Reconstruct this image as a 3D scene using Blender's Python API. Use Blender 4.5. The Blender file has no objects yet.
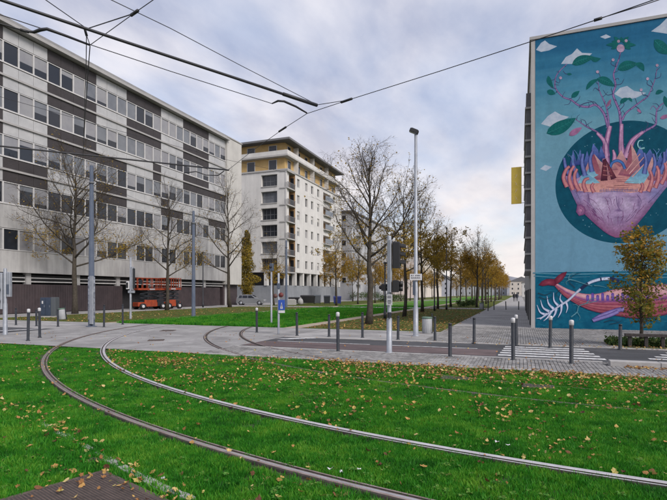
import bpy, bmesh, math, random
import numpy as np
from mathutils import Vector, Matrix

# ------------------------------------------------------------------ camera, sky, sun, exposure
SC = bpy.context.scene
COL = SC.collection
F_PX, CX, HZ, EYE = 490.0, 333.5, 293.0, 1.70     # lens and horizon of the photograph (667 px wide)
YAW = math.radians(20.8)                          # the avenue runs along +Y, the cross street along +X
CA, SA = math.cos(YAW), math.sin(YAW)

cam_data = bpy.data.cameras.new('camera')
cam = bpy.data.objects.new('camera', cam_data); COL.objects.link(cam)
cam.location = (0, 0, EYE); cam.rotation_euler = (math.radians(90), 0, YAW)
cam_data.sensor_width = 36; cam_data.lens = 36 * F_PX / 667
cam_data.shift_y = (HZ - 250) / 667
cam_data.clip_start = 0.05; cam_data.clip_end = 6000
SC.camera = cam

SUN_AZ, SUN_EL = math.radians(118), math.radians(38)   # azimuth from +Y towards +X
world = bpy.data.worlds.new('World'); SC.world = world; world.use_nodes = True
nt = world.node_tree; N = nt.nodes; L = nt.links; N.clear()
def wn(t, **k):
    n = N.new(t)
    for a, b in k.items(): setattr(n, a, b)
    return n
w_out = wn('ShaderNodeOutputWorld'); w_bg = wn('ShaderNodeBackground'); w_bg.inputs[1].default_value = 0.10
sky = wn('ShaderNodeTexSky', sky_type='NISHITA'); sky.sun_disc = False
sky.sun_elevation = SUN_EL; sky.sun_rotation = SUN_AZ; sky.air_density = 1.0; sky.dust_density = 1.5; sky.ozone_density = 2.5
tc = wn('ShaderNodeTexCoord'); sep = wn('ShaderNodeSeparateXYZ'); L.new(tc.outputs['Generated'], sep.inputs[0])
zc = wn('ShaderNodeMath', operation='MAXIMUM'); L.new(sep.outputs[2], zc.inputs[0]); zc.inputs[1].default_value = 0.0
za = wn('ShaderNodeMath', operation='ADD'); L.new(zc.outputs[0], za.inputs[0]); za.inputs[1].default_value = 0.16
dv = wn('ShaderNodeVectorMath', operation='DIVIDE'); L.new(tc.outputs['Generated'], dv.inputs[0])
cb = wn('ShaderNodeCombineXYZ')
for i in range(3): L.new(za.outputs[0], cb.inputs[i])
L.new(cb.outputs[0], dv.inputs[1])
def wnoise(scale, detail, rough, off, dist=0.0):
    m = wn('ShaderNodeMapping'); m.inputs['Location'].default_value = off
    m.inputs['Rotation'].default_value = (0, 0, 0.5); m.inputs['Scale'].default_value = (1.0, 0.55, 0.0)
    L.new(dv.outputs[0], m.inputs[0])
    n = wn('ShaderNodeTexNoise'); n.inputs['Scale'].default_value = scale; n.inputs['Detail'].default_value = detail
    n.inputs['Roughness'].default_value = rough; n.inputs['Distortion'].default_value = dist
    L.new(m.outputs[0], n.inputs['Vector']); return n
n1 = wnoise(1.9, 5.0, 0.52, (3.1, 1.7, 0.0), 0.15)
r1 = wn('ShaderNodeValToRGB'); L.new(n1.outputs[0], r1.inputs[0])
r1.color_ramp.elements[0].position = 0.36; r1.color_ramp.elements[0].color = (0.62, 0.62, 0.62, 1)
r1.color_ramp.elements[1].position = 0.60; r1.color_ramp.elements[1].color = (1, 1, 1, 1)
n2 = wnoise(2.5, 6.0, 0.54, (7.3, 2.9, 0.0), 0.12)
r2 = wn('ShaderNodeValToRGB'); L.new(n2.outputs[0], r2.inputs[0])      # grey-violet undersides to white
r2.color_ramp.elements[0].position = 0.38; r2.color_ramp.elements[0].color = (2.35, 2.5, 3.2, 1)
r2.color_ramp.elements[1].position = 0.62; r2.color_ramp.elements[1].color = (4.1, 4.05, 4.4, 1)
# the cloud deck pales towards the horizon
hz = wn('ShaderNodeMapRange'); L.new(sep.outputs[2], hz.inputs[0])
hz.inputs[1].default_value = 0.0; hz.inputs[2].default_value = 0.36; hz.inputs[3].default_value = 0.85; hz.inputs[4].default_value = 0.0
ga = hz
warm = wn('ShaderNodeMixRGB'); L.new(ga.outputs[0], warm.inputs[0]); L.new(r2.outputs[0], warm.inputs[1])
warm.inputs[2].default_value = (5.0, 4.55, 4.25, 1)
mixs = wn('ShaderNodeMixRGB'); L.new(r1.outputs[0], mixs.inputs[0]); L.new(sky.outputs[0], mixs.inputs[1]); L.new(warm.outputs[0], mixs.inputs[2])
L.new(mixs.outputs[0], w_bg.inputs[0]); L.new(w_bg.outputs[0], w_out.inputs[0])

sun_l = bpy.data.lights.new('sun', 'SUN'); sun_l.energy = 1.5; sun_l.angle = math.radians(24); sun_l.color = (1.0, 0.93, 0.85)
sun_o = bpy.data.objects.new('sun', sun_l); COL.objects.link(sun_o)
sd = Vector((math.sin(SUN_AZ)*math.cos(SUN_EL), math.cos(SUN_AZ)*math.cos(SUN_EL), math.sin(SUN_EL)))
sun_o.rotation_euler = sd.to_track_quat('Z', 'Y').to_euler(); sun_o.location = (30, 30, 40)

SC.view_settings.view_transform = 'Standard'; SC.view_settings.look = 'None'
SC.view_settings.gamma = 1.0; SC.view_settings.exposure = 1.08; SC.view_settings.use_curve_mapping = False
SC.render.engine = 'CYCLES'; SC.cycles.max_bounces = 6; SC.cycles.diffuse_bounces = 3
SC.cycles.use_denoising = True

# ------------------------------------------------------------------ helpers
rnd = random.Random(7)
def G(u, v, z=0.0):
    """ground (or height z) point seen at pixel u, v of the photograph -> street coordinates"""
    Y = (EYE - z) * F_PX / (v - HZ); X = (u - CX) / F_PX * Y
    return (X*CA - Y*SA, X*SA + Y*CA)
def D(u, Y):
    X = (u - CX) / F_PX * Y
    return (X*CA - Y*SA, X*SA + Y*CA)
def depth(x, y): return -x*SA + y*CA
def to_px(x, y, z=0.0):
    X = x*CA + y*SA; Y = -x*SA + y*CA
    return CX + F_PX*X/Y, HZ - F_PX*(z - EYE)/Y

class MB:
    def __init__(s): s.v = []; s.f = []; s.m = []; s.sm = []
    def add(s, vs, fs, m=0, smooth=False):
        o = len(s.v); s.v.extend(tuple(map(float, p)) for p in vs)
        for f in fs:
            s.f.append(tuple(i + o for i in f)); s.m.append(m); s.sm.append(smooth)
        return s
    def box(s, x0, x1, y0, y1, z0, z1, m=0):
        vs = [(x0,y0,z0),(x1,y0,z0),(x1,y1,z0),(x0,y1,z0),(x0,y0,z1),(x1,y0,z1),(x1,y1,z1),(x0,y1,z1)]
        return s.add(vs, [(3,2,1,0),(4,5,6,7),(0,1,5,4),(1,2,6,5),(2,3,7,6),(3,0,4,7)], m)
    def bbox(s, x0, x1, y0, y1, z0, z1, b=0.01, m=0):
        """box with chamfered top edges and upright edges"""
        def ring(d, z): 
            c = max(b - d, 0) + d*0 
            xa, xb, ya, yb = x0+d, x1-d, y0+d, y1-d
            return [(xa+b,ya,z),(xb-b,ya,z),(xb,ya+b,z),(xb,yb-b,z),(xb-b,yb,z),(xa+b,yb,z),(xa,yb-b,z),(xa,ya+b,z)]
        rs = [ring(0, z0), ring(0, z1-b), ring(b, z1)]
        vs = [p for r in rs for p in r]; fs = [tuple(range(7,-1,-1)), tuple(range(16,24))]
        for k in range(2):
            for i in range(8):
                j = (i+1) % 8; fs.append((k*8+i, k*8+j, k*8+8+j, k*8+8+i))
        return s.add(vs, fs, m)
    def bar(s, p, q, w, h=None, m=0, up=(0,0,1)):
        h = h or w; p = Vector(p); q = Vector(q); d = (q-p).normalized()
        u = Vector(up)
        if abs(d.dot(u)) > 0.98: u = Vector((0,1,0))
        a = d.cross(u).normalized()*w/2; b = a.cross(d).normalized()*h/2
        vs = [p-a-b, p+a-b, p+a+b, p-a+b, q-a-b, q+a-b, q+a+b, q-a+b]
        return s.add(vs, [(3,2,1,0),(4,5,6,7),(0,1,5,4),(1,2,6,5),(2,3,7,6),(3,0,4,7)], m)
    def tube(s, pts, radii, sides=6, m=0, cap=True, smooth=True):
        pts = [Vector(p) for p in pts]; n = len(pts)
        if not hasattr(radii, '__len__'): radii = [radii]*n
        vs = []; fs = []; prev = None
        for i in range(n):
            d = (pts[min(i+1,n-1)] - pts[max(i-1,0)])
            d = d.normalized() if d.length > 1e-9 else Vector((0,0,1))
            if prev is None:
                a = d.cross(Vector((0,0,1))) if abs(d.z) < 0.95 else d.cross(Vector((1,0,0)))
            else: a = prev - d*prev.dot(d)
            a.normalize(); prev = a; b = d.cross(a)
            for k in range(sides):
                t = 2*math.pi*k/sides
                vs.append(pts[i] + (a*math.cos(t) + b*math.sin(t))*radii[i])
        for i in range(n-1):
            for k in range(sides):
                j = (k+1) % sides
                fs.append((i*sides+k, i*sides+j, (i+1)*sides+j, (i+1)*sides+k))
        if cap:
            fs.append(tuple(range(sides-1,-1,-1))); fs.append(tuple(range((n-1)*sides, n*sides)))
        return s.add(vs, fs, m, smooth)
    def lathe(s, prof, sides=12, m=0, c=(0,0), smooth=True):
        vs = []; fs = []; n = len(prof)
        for r, z in prof:
            for k in range(sides):
                t = 2*math.pi*k/sides; vs.append((c[0]+r*math.cos(t), c[1]+r*math.sin(t), z))
        for i in range(n-1):
            for k in range(sides):
                j = (k+1) % sides; fs.append((i*sides+k, i*sides+j, (i+1)*sides+j, (i+1)*sides+k))
        fs.append(tuple(range(sides-1,-1,-1))); fs.append(tuple(range((n-1)*sides, n*sides)))
        return s.add(vs, fs, m, smooth)
    def mesh(s, name, mats):
        me = bpy.data.meshes.new(name); me.from_pydata(s.v, [], s.f)
        for mt in (mats if isinstance(mats, (list, tuple)) else [mats]): me.materials.append(mt)
        me.polygons.foreach_set('material_index', s.m); me.polygons.foreach_set('use_smooth', s.sm)
        me.update(); return me
    def build(s, name, mats, parent=None, loc=None, rz=0):
        return link(name, s.mesh(name, mats), parent, loc, rz)

def link(name, me, parent=None, loc=None, rz=0):
    o = bpy.data.objects.new(name, me); COL.objects.link(o)
    if parent is not None: o.parent = parent
    if loc is not None: o.location = loc
    if rz: o.rotation_euler = (0, 0, rz)
    return o
def tag(o, label=None, cat=None, group=None, kind=None):
    if label: o['label'] = label
    if cat: o['category'] = cat
    if group: o['group'] = group
    if kind: o['kind'] = kind
    return o
def thing(name, label, cat, loc=(0,0,0), rz=0, group=None):
    return tag(link(name, None, None, loc, rz), label, cat, group)
def copy_tree(o, parent=None):
    c = o.copy(); COL.objects.link(c); c.parent = parent
    for ch in list(o.children): copy_tree(ch, c)
    return c
def smooth(pts, n=6):
    """Catmull-Rom through the points"""
    P = [np.array(p, float) for p in pts]; P = [2*P[0]-P[1]] + P + [2*P[-1]-P[-2]]; out = []
    for i in range(1, len(P)-2):
        for k in range(n):
            t = k/n; a, b, c, d = P[i-1:i+3]
            out.append(0.5*((2*b)+(-a+c)*t+(2*a-5*b+4*c-d)*t*t+(-a+3*b-3*c+d)*t**3))
    out.append(P[-2]); return out
ORD = ['first','second','third','fourth','fifth','sixth','seventh','eighth','ninth','tenth','eleventh','twelfth','thirteenth','fourteenth','fifteenth','sixteenth','seventeenth','eighteenth']

# ------------------------------------------------------------------ materials
MATS = {}
def mat(name, col, rough=0.7, col2=None, scale=3.0, bump=0.0, bscale=None, metal=0.0, spec=None, coat=0.0, detail=6.0, contrast=(0.35,0.65), dist=0.02, grime=0.0):
    if name in MATS: return MATS[name]
    m = bpy.data.materials.new(name); m.use_nodes = True; t = m.node_tree; n = t.nodes; b = n['Principled BSDF']
    b.inputs['Roughness'].default_value = rough; b.inputs['Metallic'].default_value = metal
    if spec is not None: b.inputs['Specular IOR Level'].default_value = spec
    if coat: b.inputs['Coat Weight'].default_value = coat
    b.inputs['Base Color'].default_value = (*col, 1)
    if col2 is not None or bump:
        g = n.new('ShaderNodeNewGeometry')
    if col2 is not None:
        x = n.new('ShaderNodeTexNoise'); x.inputs['Scale'].default_value = scale; x.inputs['Detail'].default_value = detail
        x.inputs['Roughness'].default_value = 0.65
        t.links.new(g.outputs['Position'], x.inputs['Vector'])
        r = n.new('ShaderNodeValToRGB'); t.links.new(x.outputs[0], r.inputs[0])
        r.color_ramp.elements[0].position = contrast[0]; r.color_ramp.elements[0].color = (*col, 1)
        r.color_ramp.elements[1].position = contrast[1]; r.color_ramp.elements[1].color = (*col2, 1)
        out = r.outputs[0]
        if grime:
            mp = n.new('ShaderNodeMapping'); mp.inputs['Scale'].default_value = (1.1, 1.1, 0.09)
            t.links.new(g.outputs['Position'], mp.inputs[0])
            y = n.new('ShaderNodeTexNoise'); y.inputs['Scale'].default_value = 1.6; y.inputs['Detail'].default_value = 7; y.inputs['Roughness'].default_value = 0.7
            t.links.new(mp.outputs[0], y.inputs['Vector'])
            r3 = n.new('ShaderNodeValToRGB'); t.links.new(y.outputs[0], r3.inputs[0])
            r3.color_ramp.elements[0].position = 0.3; r3.color_ramp.elements[0].color = (1-grime,)*3 + (1,)
            r3.color_ramp.elements[1].position = 0.62; r3.color_ramp.elements[1].color = (1,1,1,1)
            mx = n.new('ShaderNodeMixRGB'); mx.blend_type = 'MULTIPLY'; mx.inputs[0].default_value = 1
            t.links.new(out, mx.inputs[1]); t.links.new(r3.outputs[0], mx.inputs[2]); out = mx.outputs[0]
        t.links.new(out, b.inputs['Base Color'])
    if bump:
        y = n.new('ShaderNodeTexNoise'); y.inputs['Scale'].default_value = bscale or scale*4; y.inputs['Detail'].default_value = 8
        y.inputs['Roughness'].default_value = 0.7
        t.links.new(g.outputs['Position'], y.inputs['Vector'])
        bp = n.new('ShaderNodeBump'); bp.inputs['Strength'].default_value = bump; bp.inputs['Distance'].default_value = dist
        t.links.new(y.outputs[0], bp.inputs['Height']); t.links.new(bp.outputs[0], b.inputs['Normal'])
    MATS[name] = m; return m
def worn(m, amount, scale, stretch=(1,1,1), lo=.42, hi=.62, seed=0.0):
    """multiply stains, patches and tyre wear into a material's colour"""
    t = m.node_tree; n = t.nodes; b = n['Principled BSDF']; src = b.inputs['Base Color'].links[0].from_socket
    g = n.new('ShaderNodeNewGeometry'); mp = n.new('ShaderNodeMapping'); mp.inputs['Scale'].default_value = stretch; mp.inputs['Location'].default_value = (seed,seed*.7,0)
    t.links.new(g.outputs['Position'], mp.inputs[0]); x = n.new('ShaderNodeTexNoise'); x.inputs['Scale'].default_value = scale; x.inputs['Detail'].default_value = 9; x.inputs['Roughness'].default_value = .72; x.inputs['Distortion'].default_value = .6
    t.links.new(mp.outputs[0], x.inputs['Vector']); r = n.new('ShaderNodeValToRGB'); t.links.new(x.outputs[0], r.inputs[0])
    r.color_ramp.elements[0].position = lo; r.color_ramp.elements[0].color = (1-amount,)*3+(1,); r.color_ramp.elements[1].position = hi; r.color_ramp.elements[1].color = (1,1,1,1)
    mx = n.new('ShaderNodeMixRGB'); mx.blend_type = 'MULTIPLY'; mx.inputs[0].default_value = 1; t.links.new(src, mx.inputs[1]); t.links.new(r.outputs[0], mx.inputs[2]); t.links.new(mx.outputs[0], b.inputs['Base Color'])
    return m
def attr_mat(name, stops, rough=0.6, translucent=0.25):
    """colour picked per face from the 'pick' attribute (leaves, pavers)"""
    m = bpy.data.materials.new(name); m.use_nodes = True; t = m.node_tree; n = t.nodes; b = n['Principled BSDF']
    a = n.new('ShaderNodeAttribute'); a.attribute_name = 'pick'
    r = n.new('ShaderNodeValToRGB'); t.links.new(a.outputs['Fac'], r.inputs[0])
    e = r.color_ramp.elements; e[0].position = stops[0][0]; e[0].color = (*stops[0][1], 1); e[1].position = stops[-1][0]; e[1].color = (*stops[-1][1], 1)
    for p, c in stops[1:-1]:
        q = e.new(p); q.color = (*c, 1)
    t.links.new(r.outputs[0], b.inputs['Base Color']); b.inputs['Roughness'].default_value = rough
    b.inputs['Specular IOR Level'].default_value = 0.3
    if translucent:
        tr = n.new('ShaderNodeBsdfTranslucent'); t.links.new(r.outputs[0], tr.inputs[0])
        mx = n.new('ShaderNodeMixShader'); mx.inputs[0].default_value = translucent
        t.links.new(b.outputs[0], mx.inputs[1]); t.links.new(tr.outputs[0], mx.inputs[2])
        t.links.new(mx.outputs[0], n['Material Output'].inputs[0])
    MATS[name] = m; return m

M_asphalt = mat('asphalt', (0.070,0.072,0.082), 0.85, (0.10,0.102,0.113), 1.2, 0.35, 90)
M_bike = mat('red_asphalt', (0.115,0.082,0.086), 0.85, (0.16,0.115,0.115), 1.5, 0.35, 90)
M_conc = mat('crossing_concrete', (0.33,0.32,0.32), 0.8, (0.44,0.43,0.425), 0.8, 0.2, 60)
M_paveb = mat('paver_bed', (0.12,0.115,0.115), 0.9, (0.17,0.165,0.16), 3)
M_white_paint = mat('road_paint', (0.62,0.62,0.63), 0.7, (0.45,0.45,0.46), 3.0, 0.15, 60, contrast=(0.5,0.8))
M_soil = mat('lawn_soil', (0.045,0.036,0.020), 0.95, (0.035,0.085,0.018), 2.6, 0.6, 40)
M_tan = mat('gravel_path', (0.30,0.24,0.18), 0.95, (0.40,0.33,0.26), 2.0, 0.3, 60)
M_steel = mat('rail_steel', (0.36,0.29,0.27), 0.5, (0.24,0.17,0.15), 6, metal=0.35)
M_steel2 = mat('rail_steel_worn', (0.60,0.59,0.61), 0.45, (0.46,0.44,0.45), 5, metal=0.3)
M_groove = mat('rail_groove', (0.035,0.03,0.028), 0.9, (0.07,0.055,0.05), 14)
M_galv = mat('galvanised_steel', (0.25,0.27,0.31), 0.5, (0.33,0.35,0.39), 5, metal=0.3)
M_bluegrey = mat('blue_grey_paint', (0.055,0.072,0.108), 0.5, (0.075,0.094,0.13), 3)
M_anthr = mat('anthracite_paint', (0.007,0.010,0.016), 0.5, (0.024,0.028,0.036), 14)
M_black = mat('black_plastic', (0.012,0.012,0.014), 0.45)
M_whitep = mat('white_enamel', (0.55,0.55,0.57), 0.5, (0.46,0.46,0.48), 8)
M_bark = mat('bark', (0.034,0.028,0.022), 0.9, (0.072,0.060,0.046), 7, 0.6, 30)
M_bark2 = mat('bark_twig', (0.052,0.040,0.031), 0.9)
M_kerb = mat('kerb_stone', (0.30,0.29,0.29), 0.8, (0.40,0.39,0.38), 4, 0.3, 50)

worn(M_conc, .34, .55, (1,1,1)); worn(M_conc, .22, 2.5, (.25,1.6,1), .46, .66, 3.0); worn(M_conc, .35, 9, (1,1,1), .30, .38, 7.0)
worn(M_asphalt, .35, .5); worn(M_asphalt, .30, 2.2, (.18,2.2,1), .45, .6, 5.0); worn(M_bike, .35, 1.2, (.3,1.6,1)); worn(M_white_paint, .5, 7, (1,1,1), .40, .55)
M_polish = mat('rail_running_band', (0.62,0.60,0.60), 0.25, (0.50,0.47,0.46), 3, metal=0.8)
# ------------------------------------------------------------------ ground, road, pavements, lawns
def sheet(name, rects, m, z, parent=None):
    b = MB()
    for x0, x1, y0, y1 in rects:
        b.add([(x0,y0,z),(x1,y0,z),(x1,y1,z),(x0,y1,z)], [(0,1,2,3)])
    o = b.build(name, m, parent)
    if parent is None: tag(o, kind='structure')
    return o
def brick_mat(name, c1, c2, cm, sx, bump=0.3):
    m = bpy.data.materials.new(name); m.use_nodes = True; t = m.node_tree; n = t.nodes; b = n['Principled BSDF']
    g = n.new('ShaderNodeNewGeometry'); mp = n.new('ShaderNodeMapping'); mp.inputs['Rotation'].default_value = (0,0,math.radians(90))
    t.links.new(g.outputs['Position'], mp.inputs[0])
    k = n.new('ShaderNodeTexBrick'); k.inputs['Scale'].default_value = sx; k.inputs['Color1'].default_value = (*c1,1); k.inputs['Color2'].default_value = (*c2,1)
    k.inputs['Mortar'].default_value = (*cm,1); k.inputs['Mortar Size'].default_value = 0.012
    t.links.new(mp.outputs[0], k.inputs['Vector'])
    x = n.new('ShaderNodeTexNoise'); x.inputs['Scale'].default_value = 0.5; x.inputs['Detail'].default_value = 7; t.links.new(g.outputs['Position'], x.inputs['Vector'])
    mr = n.new('ShaderNodeMapRange'); t.links.new(x.outputs[0], mr.inputs[0]); mr.inputs[1].default_value = .3; mr.inputs[2].default_value = .7; mr.inputs[3].default_value = .75; mr.inputs[4].default_value = 1.15
    mx = n.new('ShaderNodeVectorMath'); mx.operation = 'SCALE'; t.links.new(k.outputs[0], mx.inputs[0]); t.links.new(mr.outputs[0], mx.inputs['Scale'])
    t.links.new(mx.outputs[0], b.inputs['Base Color']); b.inputs['Roughness'].default_value = 0.8
    MATS[name] = m; return m
M_pave = brick_mat('paving', (0.29,0.283,0.285), (0.36,0.35,0.345), (0.16,0.155,0.15), 2.4)
M_walk = worn(mat('pale_pavement', (0.31,0.30,0.30), 0.85, (0.41,0.40,0.395), 0.9, 0.2, 40), .3, .7)

def verge_mat(name, stops, scale):
    m = bpy.data.materials.new(name); m.use_nodes = True; t = m.node_tree; n = t.nodes; b = n['Principled BSDF']
    g = n.new('ShaderNodeNewGeometry')
    x = n.new('ShaderNodeTexNoise'); x.inputs['Scale'].default_value = scale; x.inputs['Detail'].default_value = 9; x.inputs['Roughness'].default_value = 0.75
    t.links.new(g.outputs['Position'], x.inputs['Vector'])
    r = n.new('ShaderNodeValToRGB'); t.links.new(x.outputs[0], r.inputs[0]); e = r.color_ramp.elements
    e[0].position = stops[0][0]; e[0].color = (*stops[0][1],1); e[1].position = stops[-1][0]; e[1].color = (*stops[-1][1],1)
    for p, c in stops[1:-1]:
        q = e.new(p); q.color = (*c,1)
    t.links.new(r.outputs[0], b.inputs['Base Color']); b.inputs['Roughness'].default_value = 0.95; b.inputs['Specular IOR Level'].default_value = 0.1
    y = n.new('ShaderNodeTexNoise'); y.inputs['Scale'].default_value = 25; y.inputs['Detail'].default_value = 6; t.links.new(g.outputs['Position'], y.inputs['Vector'])
    bp = n.new('ShaderNodeBump'); bp.inputs['Strength'].default_value = 1; bp.inputs['Distance'].default_value = 0.06
    t.links.new(y.outputs[0], bp.inputs['Height']); t.links.new(bp.outputs[0], b.inputs['Normal'])
    MATS[name] = m; return m
M_tramgrass = verge_mat('mown_grass_far', [(0.3,(0.05,0.14,0.017)),(0.5,(0.085,0.22,0.025)),(0.72,(0.15,0.29,0.035))], 1.6)
M_leafgrass = verge_mat('leaf_strewn_grass', [(0.3,(0.035,0.085,0.016)),(0.46,(0.07,0.12,0.024)),(0.55,(0.12,0.105,0.032)),(0.72,(0.17,0.11,0.042))], 1.3)

YL = 11.5                                    # edge of the near lawn
R1, R2 = 13.6, 17.0                          # the cross street
XC0, XC1 = -20.5, -8.5                       # tram crossing
sheet('ground', [(-1500,1500,-400,2600)], mat('far_ground', (0.13,0.13,0.125), 0.95, (0.19,0.18,0.17), 0.2), -0.08)
lawn = sheet('tram_lawn', [(-70,70,-40,YL)], M_soil, -0.03)
sheet('road', [(XC1,90,R1,R2), (-140,XC0,R1,R2)], M_asphalt, 0.0)
cyc = sheet('cycle_lane', [(XC1,-0.6,R1+0.25,R1+1.75)], M_bike, 0.004)
sheet('tram_crossing', [(XC0,XC1,YL,21.5)], M_conc, 0.004)
near_walk = sheet('near_sidewalk', [(XC1,70,YL,R1)], M_paveb, -0.004)
sheet('left_sidewalk', [(-140,XC0,YL,R1),(-140,XC0,R2,21.5)], M_walk, 0.004)
sheet('far_sidewalk', [(XC1,-3.2,R2,21.5)], M_walk, 0.006)
plaza = sheet('plaza', [(-3.2,40,R2,25.6)], M_paveb, -0.004)
sheet('promenade', [(-3.2,0.9,25.6,320)], M_pave, 0.012)
sheet('tree_verge', [(-9.9,-3.2,21.5,320)], M_leafgrass, 0.0)
sheet('gravel_path', [(-10.8,-9.9,21.5,320),(-22.2,-21.4,21.5,320)], M_tan, 0.003)
sheet('tram_reservation', [(-21.4,-10.8,21.5,320)], M_tramgrass, 0.0)
sheet('building_verge', [(-33.2,-22.2,21.5,320)], M_leafgrass, 0.001)
sheet('building_pavement', [(-60,-33.2,21.5,320)], M_walk, 0.0)
sheet('cross_path', [(-33.2,-3.2,53.5,57.0),(-33.2,-3.2,112,117)], M_walk, 0.012)

# edging stones between lawn, pavement and road: each a part
def kerb_line(name, x0, x1, y, w, h, seg=1.0, m=M_kerb, label=None):
    root = tag(link(name, None, None, (0,0,0)), kind='structure')
    n = max(1, int(round((x1-x0)/seg))); step = (x1-x0)/n
    me = MB().bbox(-step/2+0.004, step/2-0.004, -w/2, w/2, -0.05, h, 0.008).mesh('kerb_stone', m)
    for i in range(n):
        o = link('kerb_stone', me, root, (x0+step*(i+0.5), y+rnd.uniform(-.003,.003), rnd.uniform(-.003,.003)))
    return root
kerb_line('lawn_edging', XC1, 9.5, YL+0.05, 0.10, 0.022)
kerb_line('road_kerb', XC1, 12, R2+0.07, 0.14, 0.03)
kerb_line('raised_kerb', 1.95, 14, 12.98, 0.30, 0.13, 1.0)
kerb_line('road_edge_kerb', XC1, 1.9, R1-0.06, 0.12, 0.024)

# pavers, thousands too small to pick out: real blocks joined into one part
M_paver = attr_mat('paver', [(0.0,(0.25,0.243,0.245)),(0.5,(0.32,0.313,0.31)),(1.0,(0.41,0.395,0.385))], 0.8, 0)
worn(M_paver, .38, .8); worn(M_paver, .3, 3.0, (1,1,1), .40, .52, 4.0)
def pavers(name, parent, rects, holes=(), seed=1):
    rg = np.random.default_rng(seed); V = []; Fc = []; P = []
    w, l, g, c = 0.085, 0.17, 0.003, 0.004
    for x0, x1, y0, y1 in rects:
        nx = int((x1-x0)/w)
        for i in range(nx):
            xa = x0+i*w; off = (i % 2)*l/2; y = y0-off
            while y < y1-0.02:
                ya, yb = max(y, y0)+g, min(y+l, y1)-g; y += l
                if yb-ya < 0.04: continue
                if any(hx0 < xa+w/2 < hx1 and hy0 < (ya+yb)/2 < hy1 for hx0,hx1,hy0,hy1 in holes): continue
                z = 0.018 + rg.normal(0,0.0016); tx, ty = rg.normal(0,0.0012,2)
                a, b = xa+g, xa+w-g; o = len(V)
                V += [(a,ya,-.01),(b,ya,-.01),(b,yb,-.01),(a,yb,-.01),
                      (a+c,ya+c,z-tx-ty),(b-c,ya+c,z+tx-ty),(b-c,yb-c,z+tx+ty),(a+c,yb-c,z-tx+ty)]
                Fc += [(o+4,o+5,o+6,o+7),(o,o+1,o+5,o+4),(o+1,o+2,o+6,o+5),(o+2,o+3,o+7,o+6),(o+3,o,o+4,o+7)]
                P += [min(1,max(0,rg.normal(0.5,0.22)))]*5
    me = bpy.data.meshes.new(name); me.from_pydata(V, [], Fc); me.materials.append(M_paver)
    at = me.attributes.new('pick', 'FLOAT', 'FACE'); at.data.foreach_set('value', P); me.update()
    return tag(link(name, me, parent), kind='stuff')
BED = (3.0, 5.4, R2+0.1, 18.9)               # planting bed of the young tree
pavers('paver_field', near_walk, [(XC1, 9.5, YL+0.11, R1-0.13)], [(1.9,15,12.8,13.2)], 3)
pavers('paver_field', plaza, [(-3.2, 12.0, R2+0.15, 25.55)], [BED], 4)
bed = sheet('planting_bed', [(BED[0],BED[1],BED[2],BED[3])], M_soil, 0.02)

# zebra crossing and lane marks: worn paint on the road
def paint(name, quads, z=0.008):
    b = MB()
    for q in quads: b.add([(x,y,z) for x,y in q], [tuple(range(len(q)))])
    return tag(b.build(name, M_white_paint), kind='structure')
zb = tag(link('zebra_crossing', None, None, (0,0,0)), kind='structure')
for k in range(5):
    y = 13.98 + k*0.56
    b = MB(); x0, x1 = -0.55+0.03*k, 2.05-0.06*k
    b.add([(x0,y,0),(x1,y,0),(x1,y+0.30,0),(x0,y+0.30,0)], [(0,1,2,3)]); b.build('zebra_stripe', M_white_paint, zb, (0,0,0.009))
zr = tag(link('right_road_marks', None, None, (0,0,0)), kind='structure')
for k in range(4):
    y = 14.5 + k*0.52
    MB().add([(3.1+.25*k,y,0),(9,y,0),(9,y+.26,0),(3.1+.25*k,y+.26,0)], [(0,1,2,3)]).build('zebra_stripe', M_white_paint, zr, (0,0,0.009))
paint('lane_line', [((-8.0,15.42),(-4.6,15.42),(-4.6,15.54),(-8.0,15.54)), ((-3.9,15.42),(-1.2,15.42),(-1.2,15.54),(-3.9,15.54)),
                    ((-8.45,16.2),(-7.9,16.2),(-7.0,17.0),(-7.6,17.0)),
                    ((-30,15.2),(-27,15.2),(-27,15.32),(-30,15.32)), ((-25.5,15.2),(-22.5,15.2),(-22.5,15.32),(-25.5,15.32)),
                    ((-22.3,13.7),(-21.9,13.7),(-21.0,16.9),(-21.4,16.9)), ((-24.5,14.2),(-22.6,14.0),(-22.6,14.15),(-24.5,14.35))])

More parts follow.
